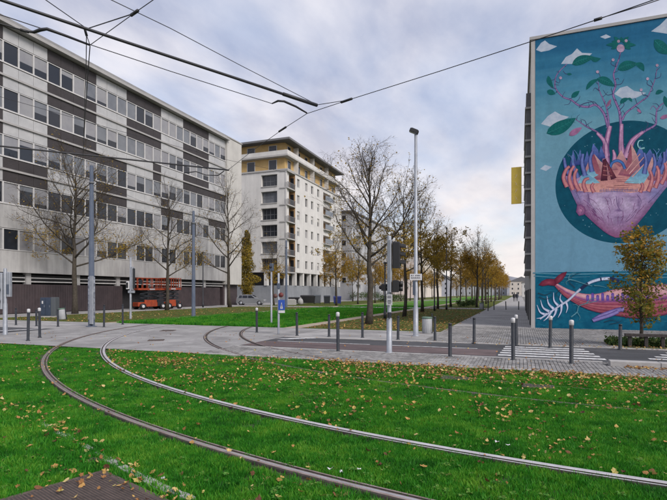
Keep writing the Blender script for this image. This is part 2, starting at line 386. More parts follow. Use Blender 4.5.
# ------------------------------------------------------------------ tram tracks (grooved rails)
TC = (3.4, 26.2)
def track_path(R, n=90):
    p = [(x, TC[1]-R) for x in np.linspace(45, TC[0], 22)]
    p += [(TC[0]-R*math.sin(a), TC[1]-R*math.cos(a)) for a in np.linspace(0, math.pi/2, n)[1:]]
    p += [(TC[0]-R, y) for y in np.linspace(TC[1], 170, 30)[1:]]
    return p
def rail(R, sgn, parent, dz=0.0, ms=None):
    """running head, groove, guard lip; sgn points from the rail to the inside of the track"""
    P = track_path(R); b = MB()
    prof = [(-0.050,-0.05,1),(-0.044,0.006,1),(-0.034,0.018,0),(-0.030,0.022,0),(-0.014,0.0225,2),(0.016,0.0225,0),(0.026,0.022,0),(0.030,0.018,0),(0.031,0.007,1),(0.068,0.007,1),(0.070,0.018,0),(0.092,0.018,0),(0.096,0.008,1),(0.100,-0.05,1)]
    vs = []
    for i, p in enumerate(P):
        q0, q1 = P[max(i-1,0)], P[min(i+1,len(P)-1)]
        d = np.array((q1[0]-q0[0], q1[1]-q0[1])); d /= np.linalg.norm(d); nrm = np.array((d[1], -d[0]))   # right of travel = inside of the bend
        for x, z, _ in prof: vs.append((p[0]+nrm[0]*x*sgn, p[1]+nrm[1]*x*sgn, z + (dz if p[1] < YL-.02 else 0)))
    k = len(prof); o = len(b.v); b.v.extend(vs)
    for i in range(len(P)-1):
        for j in range(k-1):
            f = (i*k+j, i*k+j+1, (i+1)*k+j+1, (i+1)*k+j)
            b.f.append(f if sgn > 0 else f[::-1]); b.m.append(2 if prof[j][2] == 2 else (0 if (prof[j][2] != 1 and prof[j+1][2] != 1) else 1)); b.sm.append(False)
    return b.build('rail', [ms or M_steel, M_groove, M_steel if dz < -.02 else (M_steel2 if ms else M_polish)], parent)
TRACKS = ((22.62, 21.19), (18.0, 16.57))
for k, (ro, ri) in enumerate(TRACKS):
    tr = tag(link('tram_track', None, None, (0,0,0)), kind='structure')
    rail(ro, 1, tr, (-.008,-.028)[k], (None,M_groove)[k]); rail(ri, -1, tr, (-.004,-.032)[k], (M_steel2,M_groove)[k])
def rail_dist(x, y):
    """distance to the nearest rail and which one, vectorised"""
    x = np.asarray(x, float); y = np.asarray(y, float)
    r = np.where(x > TC[0], TC[1]-y, np.where(y > TC[1], TC[0]-x, np.hypot(x-TC[0], y-TC[1])))
    return np.min([np.abs(r-q) for t in TRACKS for q in t], axis=0), r

# inspection covers and drain boxes set in the lawn and the crossing
M_rustplate = mat('rusty_plate', (0.075,0.052,0.045), 0.7, (0.14,0.10,0.085), 9, 0.4, 60)
def drain(u, v, w, l, label, rz=0.0):
    x, y = G(u, v); t = thing('drain_cover', label, 'drain cover', (x,y,0), rz, 'drain covers beside the rails')
    MB().bbox(-w/2,w/2,-l/2,l/2,-.03,.016,.008).build('frame', M_rustplate, t)
    n = max(3, int(w/0.06)); me = MB().bbox(-.016,.016,-l/2+.03,l/2-.03,.012,.024,.004).mesh('rib', M_groove)
    for i in range(n): link('rib', me, t, (-w/2+w*(i+.5)/n, 0, 0))
drain(156, 340.5, 0.55, 0.5, 'small dark drain cover in the concrete between the curving rails', .6)
drain(168, 330.8, 0.6, 0.6, 'farther drain cover in the concrete, closest to the tram green', .4)
drain(455, 378.5, 0.55, 0.3, 'rusty drain box in the lawn below the middle bollards')
drain(538, 386.5, 0.55, 0.3, 'rusty drain box in the lawn below the zebra crossing')
drain(95, 461, 0.12, 0.12, 'tiny valve cap sunk in the left lawn')

# the ribbed steel cover in the near left corner
gx, gy = G(103, 471.5)
e1 = Vector((*[b-a for a, b in zip(G(103,471.5), G(162,499))], 0)).normalized(); ang = math.atan2(e1.y, e1.x)
t = thing('ribbed_cover', 'brown ribbed steel access cover sunk in grass at the lower left corner', 'access cover', (gx,gy,0), ang)
MB().bbox(-0.02,1.6,-1.1,0.02,-.04,.012,.01).build('frame', M_rustplate, t)
MB().box(0.04,1.54,-1.04,-0.04,.0,.015).build('plate', M_groove, t)
me = MB().bbox(0.05,1.53,-.0055,.0055,.012,.020,.003).mesh('rib', M_rustplate)
for i in range(38): link('rib', me, t, (0,-0.055-i*0.026,0))
# half-buried concrete edging along the cover
ed = smooth([G(-25,398),G(21,412),G(54,430),G(84,446),G(111,461),G(129,471),G(162,488),G(186,497),G(215,512)], 5)
root = tag(link('buried_edging', None, None, (0,0,0)), kind='structure')
acc = 0
for i in range(len(ed)-1):
    p, q = ed[i], ed[i+1]; b = MB(); h = -0.004 + (0.016 if 22 < i < 36 else rnd.uniform(-.012,.022)); w = rnd.uniform(.06,.10)
    b.bar((p[0],p[1],h-.04), (q[0],q[1],h-.04), w, .08); b.build('edging_piece', M_kerb, root)
EDGE = np.array(ed)

# ------------------------------------------------------------------ grass blades
def blade_mat():
    m = bpy.data.materials.new('grass_blade'); m.use_nodes = True; t = m.node_tree; n = t.nodes; b = n['Principled BSDF']
    g = n.new('ShaderNodeNewGeometry'); oi = n.new('ShaderNodeObjectInfo')
    x = n.new('ShaderNodeTexNoise'); x.inputs['Scale'].default_value = 1.5; x.inputs['Detail'].default_value = 6; x.inputs['Roughness'].default_value = 0.7; t.links.new(g.outputs['Position'], x.inputs['Vector'])
    ad = n.new('ShaderNodeMath'); ad.operation = 'MULTIPLY_ADD'; t.links.new(oi.outputs['Random'], ad.inputs[0]); ad.inputs[1].default_value = 0.30; t.links.new(x.outputs[0], ad.inputs[2])
    r = n.new('ShaderNodeValToRGB'); t.links.new(ad.outputs[0], r.inputs[0]); e = r.color_ramp.elements
    e[0].position = 0.42; e[0].color = (0.014,0.095,0.010,1); e[1].position = 0.92; e[1].color = (0.19,0.385,0.036,1)
    q = e.new(0.65); q.color = (0.042,0.265,0.016,1)
    t.links.new(r.outputs[0], b.inputs['Base Color']); b.inputs['Roughness'].default_value = 0.55; b.inputs['Specular IOR Level'].default_value = 0.25
    tr = n.new('ShaderNodeBsdfTranslucent'); t.links.new(r.outputs[0], tr.inputs[0])
    mx = n.new('ShaderNodeMixShader'); mx.inputs[0].default_value = 0.42
    t.links.new(b.outputs[0], mx.inputs[1]); t.links.new(tr.outputs[0], mx.inputs[2]); t.links.new(mx.outputs[0], n['Material Output'].inputs[0])
    return m
M_blade = blade_mat()
clumps = bpy.data.collections.new('grass_clumps')
for k in range(5):
    rg = random.Random(50+k); V = []; Fc = []
    for i in range(18):
        r = 0.06*math.sqrt(rg.random()); a = rg.uniform(0, 6.283); bx, by = r*math.cos(a), r*math.sin(a)
        h = rg.uniform(0.030, 0.062); w = rg.uniform(0.0022, 0.0040); th = rg.uniform(0, 6.283); ln = rg.uniform(0.1, 0.8)*h; la = rg.uniform(0, 6.283)
        dx, dy = math.cos(th)*w, math.sin(th)*w; lx, ly = math.cos(la)*ln, math.sin(la)*ln; o = len(V)
        V += [(bx-dx,by-dy,0),(bx+dx,by+dy,0),(bx+dx*.8+lx*.35,by+dy*.8+ly*.35,h*.6),(bx-dx*.8+lx*.35,by-dy*.8+ly*.35,h*.6),(bx+lx,by+ly,h)]
        Fc += [(o,o+1,o+2,o+3),(o+3,o+2,o+4)]
    me = bpy.data.meshes.new('grass_clump'); me.from_pydata(V, [], Fc); me.materials.append(M_blade)
    clumps.objects.link(bpy.data.objects.new('grass_clump', me))
def gn_scatter(name, pts, coll, smin, smax, seed):
    me = bpy.data.meshes.new(name); me.from_pydata([tuple(p) for p in pts], [], []); o = link(name, me)
    ng = bpy.data.node_groups.new(name, 'GeometryNodeTree')
    ng.interface.new_socket('Geometry', in_out='INPUT', socket_type='NodeSocketGeometry'); ng.interface.new_socket('Geometry', in_out='OUTPUT', socket_type='NodeSocketGeometry')
    a = ng.nodes; gi = a.new('NodeGroupInput'); go = a.new('NodeGroupOutput'); ip = a.new('GeometryNodeInstanceOnPoints'); ci = a.new('GeometryNodeCollectionInfo')
    ci.inputs['Collection'].default_value = coll; ci.inputs['Separate Children'].default_value = True; ci.inputs['Reset Children'].default_value = True
    ip.inputs['Pick Instance'].default_value = True
    rv = a.new('FunctionNodeRandomValue'); rv.data_type = 'FLOAT_VECTOR'; rv.inputs[0].default_value = (-.12,-.12,0); rv.inputs[1].default_value = (.12,.12,6.283); rv.inputs['Seed'].default_value = seed
    rs = a.new('FunctionNodeRandomValue'); rs.data_type = 'FLOAT'; rs.inputs[2].default_value = smin; rs.inputs[3].default_value = smax; rs.inputs['Seed'].default_value = seed+1
    ln = ng.links; ln.new(gi.outputs[0], ip.inputs['Points']); ln.new(ci.outputs[0], ip.inputs['Instance']); ln.new(rv.outputs[0], ip.inputs['Rotation']); ln.new(rs.outputs[1], ip.inputs['Scale']); ln.new(ip.outputs[0], go.inputs[0])
    md = o.modifiers.new('scatter', 'NODES'); md.node_group = ng
    return o
rg = np.random.default_rng(11)
def frustum_points(y0, y1, dens, pad=0.9):
    """points on the ground in a depth band, inside the view with a margin to both sides"""
    w = 2*(0.70*y1+pad); n = int(w*(y1-y0)*dens)
    Y = rg.uniform(y0, y1, n); X = rg.uniform(-w/2, w/2, n); k = np.abs(X) < 0.70*Y+pad; X, Y = X[k], Y[k]
    return X*CA-Y*SA, X*SA+Y*CA, Y
cov_c, cov_s = math.cos(-ang), math.sin(-ang)
def on_cover(x, y):
    a = (x-gx)*cov_c-(y-gy)*cov_s; b = (x-gx)*cov_s+(y-gy)*cov_c
    return (a > -.03)&(a < 1.61)&(b > -1.11)&(b < .03)
pts = []
for y0, y1, de in ((2.2,3.6,500),(3.6,5.5,1300),(5.5,8,900),(8,11,560),(11,15,300),(15,22,170)):
    x, y, Y = frustum_points(y0, y1, de)
    d, r = rail_dist(x, y)
    second = r < 19.5
    keep = (y < YL-0.05) & (d > np.where(second, 0.055, 0.085) + rg.exponential(.012, len(x))) & ~on_cover(x, y)
    # thin, trodden patches and bare soil beside the rails
    keep &= ~((d < 0.2) & (rg.random(len(x)) < np.where(second, .15, 0.45)))
    de2 = np.min(np.hypot(x[:,None]-EDGE[None,:,0], y[:,None]-EDGE[None,:,1]), axis=1)
    keep &= ~((de2 < 0.05) & (rg.random(len(x)) < .8))
    wear = np.sin(x*1.7+2*np.sin(y*.9))*np.sin(y*2.1+1.5*np.sin(x*.6+1)); keep &= ~((wear > .62) & (rg.random(len(x)) < .6))
    z = np.full(len(x), -0.03)
    pts.append(np.stack([x[keep], y[keep], z[keep]], 1))
P_g = np.concatenate(pts)
tag(gn_scatter('lawn_grass', P_g, clumps, 0.72, 1.25, 3), 'short bright green grass growing between the tram rails', 'grass', kind='stuff')
# shaggier tufts in the left corner and along the cover
x, y, Y = frustum_points(3.0, 7.5, 240)
de2 = np.min(np.hypot(x[:,None]-EDGE[None,:,0], y[:,None]-EDGE[None,:,1]), axis=1)
side = np.array([(EDGE[min(range(len(EDGE)), key=lambda i: (EDGE[i,0]-a)**2+(EDGE[i,1]-b)**2)]) for a, b in zip(x, y)])
left = (y < side[:,1]) & (y < YL)
keep = left & ~on_cover(x, y) & (rg.random(len(x)) < .85)
keep |= (de2 < .16) & (rg.random(len(x)) < .5) & ~on_cover(x, y)
tag(gn_scatter('tufted_grass', np.stack([x[keep], y[keep], np.full(keep.sum(), -.03)], 1), clumps, 1.0, 1.8, 9), 'darker shaggy grass tufts around the ribbed steel cover', 'grass', kind='stuff')
# longer grass of the far lawns, where blades are still just seen
x = rg.uniform(-21.3, -10.9, 9000); y = 21.6 + 40*rg.random(9000)**1.6
keep = ~((x > -10.9)&(x < -9.8)) & ~((x > -22.3)&(x < -21.3)) & ~((y > 53)&(y < 57.3))
d, r = rail_dist(x, y)
tag(gn_scatter('verge_grass', np.stack([x[keep], y[keep], np.zeros(keep.sum())], 1), clumps, 1.6, 3.2, 21), 'grass of the verges and tram green beyond the crossing', 'grass', kind='stuff')

# broad-leaved weeds and yellowed blades in the lawn
M_weed = attr_mat('weed_leaf', [(0.0,(0.04,0.17,0.018)),(0.6,(0.085,0.26,0.03)),(1.0,(0.17,0.28,0.05))], .6, .3)
M_straw = attr_mat('dry_blade', [(0.0,(0.20,0.20,0.05)),(1.0,(0.42,0.35,0.13))], .7, .3)
weeds = bpy.data.collections.new('lawn_weeds')
for k in range(4):
    rw_ = random.Random(80+k); V = []; Fc = []; PK = []
    for i in range(9 if k < 3 else 10):
        a = rw_.uniform(0,6.283); l = rw_.uniform(.025,.05) if k < 3 else rw_.uniform(.05,.085); w = l*(.34 if k < 3 else .03); z0 = .012; zt = rw_.uniform(.03,.055); c, s_ = math.cos(a), math.sin(a); o = len(V)
        V += [(0,0,z0),(c*l*.5-s_*w,s_*l*.5+c*w,zt),(c*l,s_*l,zt*.9),(c*l*.5+s_*w,s_*l*.5-c*w,zt)]; Fc += [(o,o+1,o+2,o+3)]; PK.append(rw_.random())
    me = bpy.data.meshes.new('lawn_weed'); me.from_pydata(V, [], Fc); me.materials.append(M_weed if k < 3 else M_straw)
    me.attributes.new('pick','FLOAT','FACE').data.foreach_set('value', PK); me.update(); weeds.objects.link(bpy.data.objects.new('lawn_weed', me))
wp = []
for y0, y1, de in ((3.4,6,42),(6,10,28),(10,16,16)):
    x, y, Y = frustum_points(y0, y1, de); d, r = rail_dist(x, y); pat = np.sin(x*1.1+1.7*np.sin(y*.8))*np.sin(y*1.3+x*.5)
    k = (y < YL-.1) & (d > .1) & ~on_cover(x, y) & (rg.random(len(x)) < np.clip(.25+.9*pat,0.06,1)); wp.append(np.stack([x[k], y[k], np.full(k.sum(), -.024)],1))
tag(gn_scatter('lawn_weeds', np.concatenate(wp), weeds, .6, 1.1, 41), 'broad leaved weeds and dry blades mixed into the lawn', 'weeds', kind='stuff')
# ------------------------------------------------------------------ trees
M_leafY = attr_mat('autumn_leaf_yellow', [(0.0,(0.15,0.10,0.02)),(0.4,(0.34,0.22,0.03)),(0.75,(0.48,0.32,0.04)),(1.0,(0.20,0.18,0.03))], 0.6, 0.45)
M_leafO = attr_mat('autumn_leaf_orange', [(0.0,(0.16,0.09,0.022)),(0.4,(0.34,0.20,0.03)),(0.75,(0.50,0.31,0.04)),(1.0,(0.25,0.20,0.035))], 0.6, 0.45)
M_leafG = attr_mat('leaf_green_gold', [(0.0,(0.05,0.085,0.016)),(0.4,(0.11,0.135,0.022)),(0.75,(0.24,0.18,0.025)),(1.0,(0.38,0.20,0.022))], 0.6, 0.35)
M_leafC = attr_mat('leaf_old_gold', [(0.0,(0.06,0.065,0.016)),(0.35,(0.17,0.135,0.02)),(0.75,(0.34,0.23,0.025)),(1.0,(0.42,0.28,0.03))], 0.6, 0.35)
def perp(d, a, rg):
    u = np.cross(d, (0,0,1.0)); nu = np.linalg.norm(u)
    u = u/nu if nu > 1e-3 else np.array((1.0,0,0)); w = np.cross(u, d)
    return u*math.cos(a)+w*math.sin(a)
def branch(p, d, L, r0, r1, n, rg, wob=0.12, lift=0.0):
    pts = [p.copy()]; d = d.copy()
    for i in range(n):
        d = d + rg.normal(0, wob, 3) + np.array((0,0,lift)); d /= np.linalg.norm(d)
        p = p + d*L/n; pts.append(p.copy())
    return np.array(pts), np.linspace(r0, r1, n+1)
def tree_mesh(name, seed, H, clear, r, reach, lean=0.0, n1=15, leaf_n=1500, leaf_top=0.62, leaf_size=0.10, lift1=0.10, ang=(62,30), leafm=None, dens=1.0, leaf_low=0.0, stop=1.0):
    rg = np.random.default_rng(seed); wood = MB(); twig = MB(); tips = []
    n = 12; zs = np.linspace(0, H*stop, n+1)
    off = np.cumsum(rg.normal(0, 0.035*H/12, (n+1,2)), axis=0); off[0] = 0
    tr = np.array([(off[i,0]+lean*zs[i], off[i,1], zs[i]) for i in range(n+1)])
    rad = r*np.clip(1-zs/H*0.97, 0.03, 1)**0.85; rad[0] *= 1.35
    rad[zs < clear] = np.maximum(rad[zs < clear], r*0.86); rad[0] = r*1.3
    wood.tube(tr, list(rad), 8)
    ga = rg.uniform(0, 6.28)
    for k in range(n1):
        f = (k+rg.random()*.7)/n1; h = clear+(H*stop*0.93-clear)*f**0.95
        p = np.array([np.interp(h, zs, tr[:,i]) for i in range(3)]); ga += 2.4+rg.normal(0,.35)
        el = math.radians(ang[0]+(ang[1]-ang[0])*f+rg.normal(0,6))
        d = np.array((math.sin(el)*math.cos(ga), math.sin(el)*math.sin(ga), math.cos(el)))
        Lk = reach*(1.05-0.62*f)*rg.uniform(.75,1.15); rb = max(0.018, r*0.42*(1-f*.65))*rg.uniform(.8,1.1)
        P1, Q1 = branch(p, d, Lk, rb, 0.012, 7, rg, .10, lift1)
        wood.tube(P1, list(Q1), 5)
        n2 = max(4, int(Lk*2.6*dens))
        for j in range(n2):
            t = 0.22+0.78*(j+rg.random())/n2; i0 = min(int(t*7), 6); w = t*7-i0
            q = P1[i0]*(1-w)+P1[i0+1]*w; d1 = P1[i0+1]-P1[i0]; d1 /= np.linalg.norm(d1)
            a2 = math.radians(rg.uniform(28,55)); s = perp(d1, rg.uniform(0,6.28), rg)
            d2 = d1*math.cos(a2)+s*math.sin(a2); L2 = Lk*rg.uniform(.20,.42)*(1.1-.55*t)+.25
            P2, Q2 = branch(q, d2, L2, max(.008, rb*.35*(1-t*.6)), .005, 4, rg, .16, .07)
            twig.tube(P2, list(Q2), 4, cap=False)
            n3 = max(3, int(L2*4.6*dens))
            for m in range(n3):
                t3 = 0.15+.85*(m+rg.random())/n3; i3 = min(int(t3*4), 3); w3 = t3*4-i3
                q3 = P2[i3]*(1-w3)+P2[i3+1]*w3; dd = P2[i3+1]-P2[i3]; dd /= np.linalg.norm(dd)
                a3 = math.radians(rg.uniform(25,60)); s3 = perp(dd, rg.uniform(0,6.28), rg); d3 = dd*math.cos(a3)+s3*math.sin(a3)
                L3 = rg.uniform(.28,.75)
                P3, Q3 = branch(q3, d3, L3, .0055, .003, 2, rg, .18, .08)
                twig.tube(P3, list(Q3), 3, cap=False); tips.append(P3[2]); tips.append(P3[1])
                for _ in range(2):
                    s4 = perp(d3, rg.uniform(0,6.28), rg); d4 = d3*.75+s4*.66
                    P4, Q4 = branch(P3[1], d4, L3*.6, .004, .0022, 1, rg, .1, .05)
                    twig.tube(P4, list(Q4), 3, cap=False); tips.append(P4[1])
    tips = np.array(tips); zt = tips[:,2]/H
    pr = np.clip((leaf_top-zt)/0.25, 0.03, 1)*np.where(zt > leaf_low, 1, .1); pr /= pr.sum()
    idx = rg.choice(len(tips), leaf_n, p=pr); V = []; Fc = []; PK = []
    cl = np.random.default_rng(seed+5).random(len(tips))
    for i in idx:
        c = tips[i]+rg.normal(0,.07,3); a = rg.normal(0,1,3); a /= np.linalg.norm(a); b = np.cross(a, rg.normal(0,1,3)); b /= np.linalg.norm(b)
        s = leaf_size*rg.uniform(.6,1.25); nn = np.cross(a,b)*s*.18; o = len(V)
        V += [c-a*s*.6, c+b*s*.36+nn, c+a*s*.6, c-b*s*.36+nn]; Fc += [(o,o+1,o+2),(o,o+2,o+3)]
        pk = min(1,max(0,.5*cl[i]+.5*rg.random())); PK += [pk,pk]
    lm = bpy.data.meshes.new(name+'_crown'); lm.from_pydata([tuple(v) for v in V], [], Fc); lm.materials.append(leafm)
    lm.attributes.new('pick','FLOAT','FACE').data.foreach_set('value', PK); lm.update()
    return wood.mesh(name+'_trunk', M_bark), twig.mesh(name+'_branches', M_bark2), lm
TREEV = {
 'a': tree_mesh('ta', 3, 11.2, 3.7, 0.19, 5.2, n1=23, leaf_n=2400, leaf_top=.62, leaf_size=.11, leafm=M_leafY, ang=(60,16), lift1=.12, dens=1.35),
 'b': tree_mesh('tb', 8, 10.4, 3.3, 0.14, 4.0, n1=19, leaf_n=4200, leaf_top=.72, leaf_size=.115, leafm=M_leafY, ang=(60,22), dens=1.05),
 'c': tree_mesh('tc', 15, 9.5, 3.1, 0.13, 3.8, n1=17, leaf_n=4300, leaf_top=.82, leaf_size=.12, leafm=M_leafO, ang=(62,24), dens=1.05),
 'd': tree_mesh('td', 21, 12.0, 3.6, 0.22, 6.6, n1=24, leaf_n=3000, leaf_top=.60, leaf_size=.105, leafm=M_leafY, ang=(76,22), lift1=.06, dens=1.35),
 'e': tree_mesh('te', 34, 12.0, 3.3, 0.18, 5.0, n1=20, leaf_n=900, leaf_top=.6, leaf_size=.12, leafm=M_leafY, ang=(66,20), lift1=.08, dens=1.1),
 'f': tree_mesh('tf', 40, 9.0, 2.8, 0.13, 3.6, n1=14, leaf_n=4600, leaf_top=.92, leaf_size=.13, leafm=M_leafO, ang=(64,26), dens=1.0),
}
def tree(name, var, x, y, label, rz=0, s=1.0, group=None, sz=None, cat='tree'):
    t = thing(name, label, cat, (x,y,0), rz, group); t.scale = (s,s,sz or s)
    w, tw, lf = TREEV[var]; link('trunk', w, t); link('branches', tw, t); link('crown', lf, t); return t
# three big trees on the verge in front of the long office building
for (u, v, var, s, rz, lab) in ((75,313.8,'d',1.02,.4,'spreading bare tree with yellow leaves in its lower crown, behind the tall left pole'),
                                (167,310.2,'e',1.0,2.0,'slim bare tree in front of the orange lifts'),
                                (229.8,307.2,'e',1.22,4.1,'tall bare tree at the end of the office building beside the gold column tree')):
    x, y = G(u, v); tree('verge_tree', var, x, y, lab, rz, s, 'trees on the verge before the office building')
x, y = G(274, 305.2); tree('verge_tree', 'b', x, y, 'thin tree in front of the corner of the white apartment block', 1.0, .82, 'trees on the verge before the office building')
# the promenade row
vs_ = ['a','b','b','c','c','f','c','f','f','f','c','f','f','f','f','f']
for k in range(16):
    lab = ('large bare tree nearest the crossing, trunk left of the traffic light' if k == 0 else 'tree of the promenade row, %s counting away from the crossing' % ORD[k])
    s = (1.0, .98, 1.02, .98, 1.0, .95)[k] if k < 6 else rnd.uniform(.85,1.02)
    tree('promenade_tree', vs_[k], -7.95+rnd.uniform(-.25,.25), 25.7+8.9*k, lab, (2.2 if k == 0 else rnd.uniform(0,6)), s, 'row of autumn trees along the promenade', sz=(.80 if k == 0 else s*.95))
# second row, nearer the paved walk
for k in range(11):
    tree('walk_tree', ['c','f','b','f','f','c','f','f','f','f','f'][k], -5.0+rnd.uniform(-.2,.2), 61+9.3*k, 'tree right beside the paved walk beyond the cross path, %s from the near end' % ORD[k], rnd.uniform(0,6), rnd.uniform(.82,1.0), 'trees right beside the paved walk')
# rows left of the tram green
for k in range(9):
    tree('green_tree', ['c','b','f','c','f','f','c','f','f'][k], -23.2+rnd.uniform(-.4,.4), 62+9.5*k, 'orange tree left of the tram green, %s from the near end' % ORD[k], rnd.uniform(0,6), rnd.uniform(.9,1.1), 'orange trees left of the tram green')
for k in range(5):
    tree('avenue_tree', ['f','c','f','f','c'][k], -31.5+rnd.uniform(-.5,.5), 84+11*k, 'orange tree in front of the pale far apartments, %s from the near end' % ORD[k], rnd.uniform(0,6), rnd.uniform(.8,1.0), 'orange trees before the far apartments')

# a wood of avenue trees closing the far end
for k in range(12):
    tree('distant_tree', 'fcffcfffcfff'[k], [-13,-19,-27,-12,-33,-16,-24,-9,-29,-14,-21,-36][k], 150+13*k, 'distant tree closing the far end of the avenue, %s from the near end' % ORD[k], rnd.uniform(0,6), rnd.uniform(.95,1.2), 'distant trees at the far end of the avenue')
# gold columnar tree between the two buildings
def blob_leaves(name, seed, n, fn, size, m):
    rg = np.random.default_rng(seed); V = []; Fc = []; PK = []
    for i in range(n):
        c, pk = fn(rg); a = rg.normal(0,1,3); a /= np.linalg.norm(a); b = np.cross(a, rg.normal(0,1,3)); b /= np.linalg.norm(b)
        s = size*rg.uniform(.6,1.3); o = len(V)
        V += [c-a*s*.6, c+b*s*.4, c+a*s*.6, c-b*s*.4]; Fc += [(o,o+1,o+2),(o,o+2,o+3)]; PK += [pk,pk]
    me = bpy.data.meshes.new(name); me.from_pydata([tuple(v) for v in V], [], Fc); me.materials.append(m)
    me.attributes.new('pick','FLOAT','FACE').data.foreach_set('value', PK); me.update(); return me
x, y = D(246.5, 78)
t = thing('column_tree', 'dense gold and olive column shaped tree between the two buildings', 'tree', (x,y,0)); t.scale = (1.12,1.12,1.2)
b = MB().tube([(0,0,0),(.05,0,2),(0,.05,5),(0,0,8.5)], [.14,.12,.08,.02], 7)
for k in range(14):
    a = k*2.4; h = 1.2+k*.5; b.tube([(0,0,h),(.5*math.cos(a),.5*math.sin(a),h+.7),(.8*math.cos(a),.8*math.sin(a),h+1.7)], [.04,.025,.008], 4)
b.build('trunk', M_bark, t)
lob = [(np.random.default_rng(i).normal(0,.35,2), z) for i, z in enumerate(np.linspace(1.4,9.2,26))]
def colf(rg):
    (o, z) = lob[rg.integers(len(lob))]; R = 1.5*math.sin(min(1,(z-0.4)/3.2)*1.57)*(1 if z < 4.2 else max(.18,1-(z-4.2)/6.2))
    d = rg.normal(0,1,3); d /= np.linalg.norm(d); rr = .72*R*rg.random()**.4+.12
    return np.array((o[0]*R+d[0]*rr, o[1]*R+d[1]*rr, z+d[2]*.55)), min(1,max(0,rg.normal(.48,.22)))
link('crown', blob_leaves('column_crown', 5, 9000, colf, .17, M_leafC), t)

# young street tree in front of the mural, in its bed
yx, yy = G(641, 346.8)
t = thing('street_tree', 'small young tree with green and orange leaves in front of the mural', 'tree', (yx,yy,0.02)); t.scale = (1.05,1.05,.92)
rgt = np.random.default_rng(77); b = MB(); tips = []
b.tube([(0,0,0),(.02,.01,.7),(-.02,.02,1.6),(.02,0,2.6),(0,0,3.75)], [.055,.046,.04,.026,.008], 8)
for k in range(44):
    h = .62+3.0*k/44; a = k*2.4+rgt.normal(0,.4); el = math.radians(rgt.uniform(28,62)); d = np.array((math.sin(el)*math.cos(a), math.sin(el)*math.sin(a), math.cos(el)))
    Lk = (1.12*(1-((h-1.4)/2.9)**2) if h > 1.4 else .9)*rgt.uniform(.65,1.1); P1, Q1 = branch(np.array((0,0,h)), d, max(.3,Lk), .014, .004, 5, rgt, .13, .08)
    b.tube(P1, list(Q1), 4)
    for j in range(9):
        q = P1[1+j%5]; s = perp(d, rgt.uniform(0,6.28), rgt); P2, Q2 = branch(q, d*.6+s*.8, rgt.uniform(.2,.42), .005, .002, 2, rgt, .2, .05); b.tube(P2, list(Q2), 3, cap=False)
        tips += [P2[1], P2[2], P2[2]]
b.build('trunk', M_bark, t)
tips = np.array(tips); clu = rgt.random(len(tips))
def yf(rg):
    i = rg.integers(len(tips)); c = tips[i]+rg.normal(0,.055,3)
    return c, min(1,max(0,.6*clu[i]+.3*rg.random()+.14+.10*(c[2]-1.6)))
link('crown', blob_leaves('street_crown', 9, 4700, yf, .078, M_leafG), t)
# low plants round its foot
M_ivy = attr_mat('bed_leaves', [(0.0,(0.02,0.045,0.012)),(0.6,(0.05,0.10,0.022)),(1.0,(0.11,0.13,0.03))], .6, .2)
def ivf(rg):
    return np.array((rg.uniform(-1.0,1.3), rg.uniform(-.55,.6), abs(rg.normal(0,.10))+.02)), rg.random()
tag(link('bed_plants', blob_leaves('bed_plants', 14, 2600, ivf, .09, M_ivy), None, (yx+.1,yy+.35,0.02)), 'low green plants in the bed under the young tree', 'plants', kind='stuff')
# wooden guard round the bed
t = thing('tree_guard', 'low dark wooden rail guard at the foot of the young tree', 'tree guard', (yx+.08,yy-.28,0.0))
M_wood = mat('weathered_dark_wood', (0.026,0.021,0.021), .8, (0.05,0.042,0.04), 12, .4, 40)
for sx in (-.44,0.0,.44): MB().bbox(sx-.05,sx+.05,-.05,.05,0,.34,.01).build('post', M_wood, t)
MB().bbox(-.58,.58,-.09,.09,.343,.43,.012).build('rail', M_wood, t)

# hedges and shrubs further along the avenue
def shrub(x, y, lx, ly, h, n, seed, label, group=None, m=None):
    t = thing('hedge', label, 'hedge', (x,y,0), 0, group); rg0 = np.random.default_rng(seed)
    cs = [(rg0.uniform(-lx,lx), rg0.uniform(-ly,ly), rg0.uniform(.35,.75)*h, rg0.uniform(.35,.6)*h) for _ in range(26)]
    def f(rg):
        c = cs[rg.integers(len(cs))]; d = rg.normal(0,1,3); d /= np.linalg.norm(d); r = c[3]*rg.random()**.35
        return np.array((c[0]+d[0]*r, c[1]+d[1]*r, max(.03, c[2]+d[2]*r*.8))), rg.random()
    b = MB()
    for c in cs[:9]: b.tube([(c[0],c[1],0),(c[0]+.1,c[1],c[2])], [.03,.01], 5)
    b.build('stems', M_bark, t); link('foliage', blob_leaves('hedge_leaves', seed, n, f, .16, m or M_ivy), t)
shrub(-24.5, 98, 1.5, 9, 1.5, 2600, 31, 'dark green hedge across the green behind the traffic light')
shrub(-6.3, 67, .8, 7, .8, 2000, 32, 'low dark hedge under the walk trees beyond the cross path')
shrub(-35.2, 118, 1.2, 12, 2.0, 2600, 33, 'dark hedge in front of the far pale apartments')

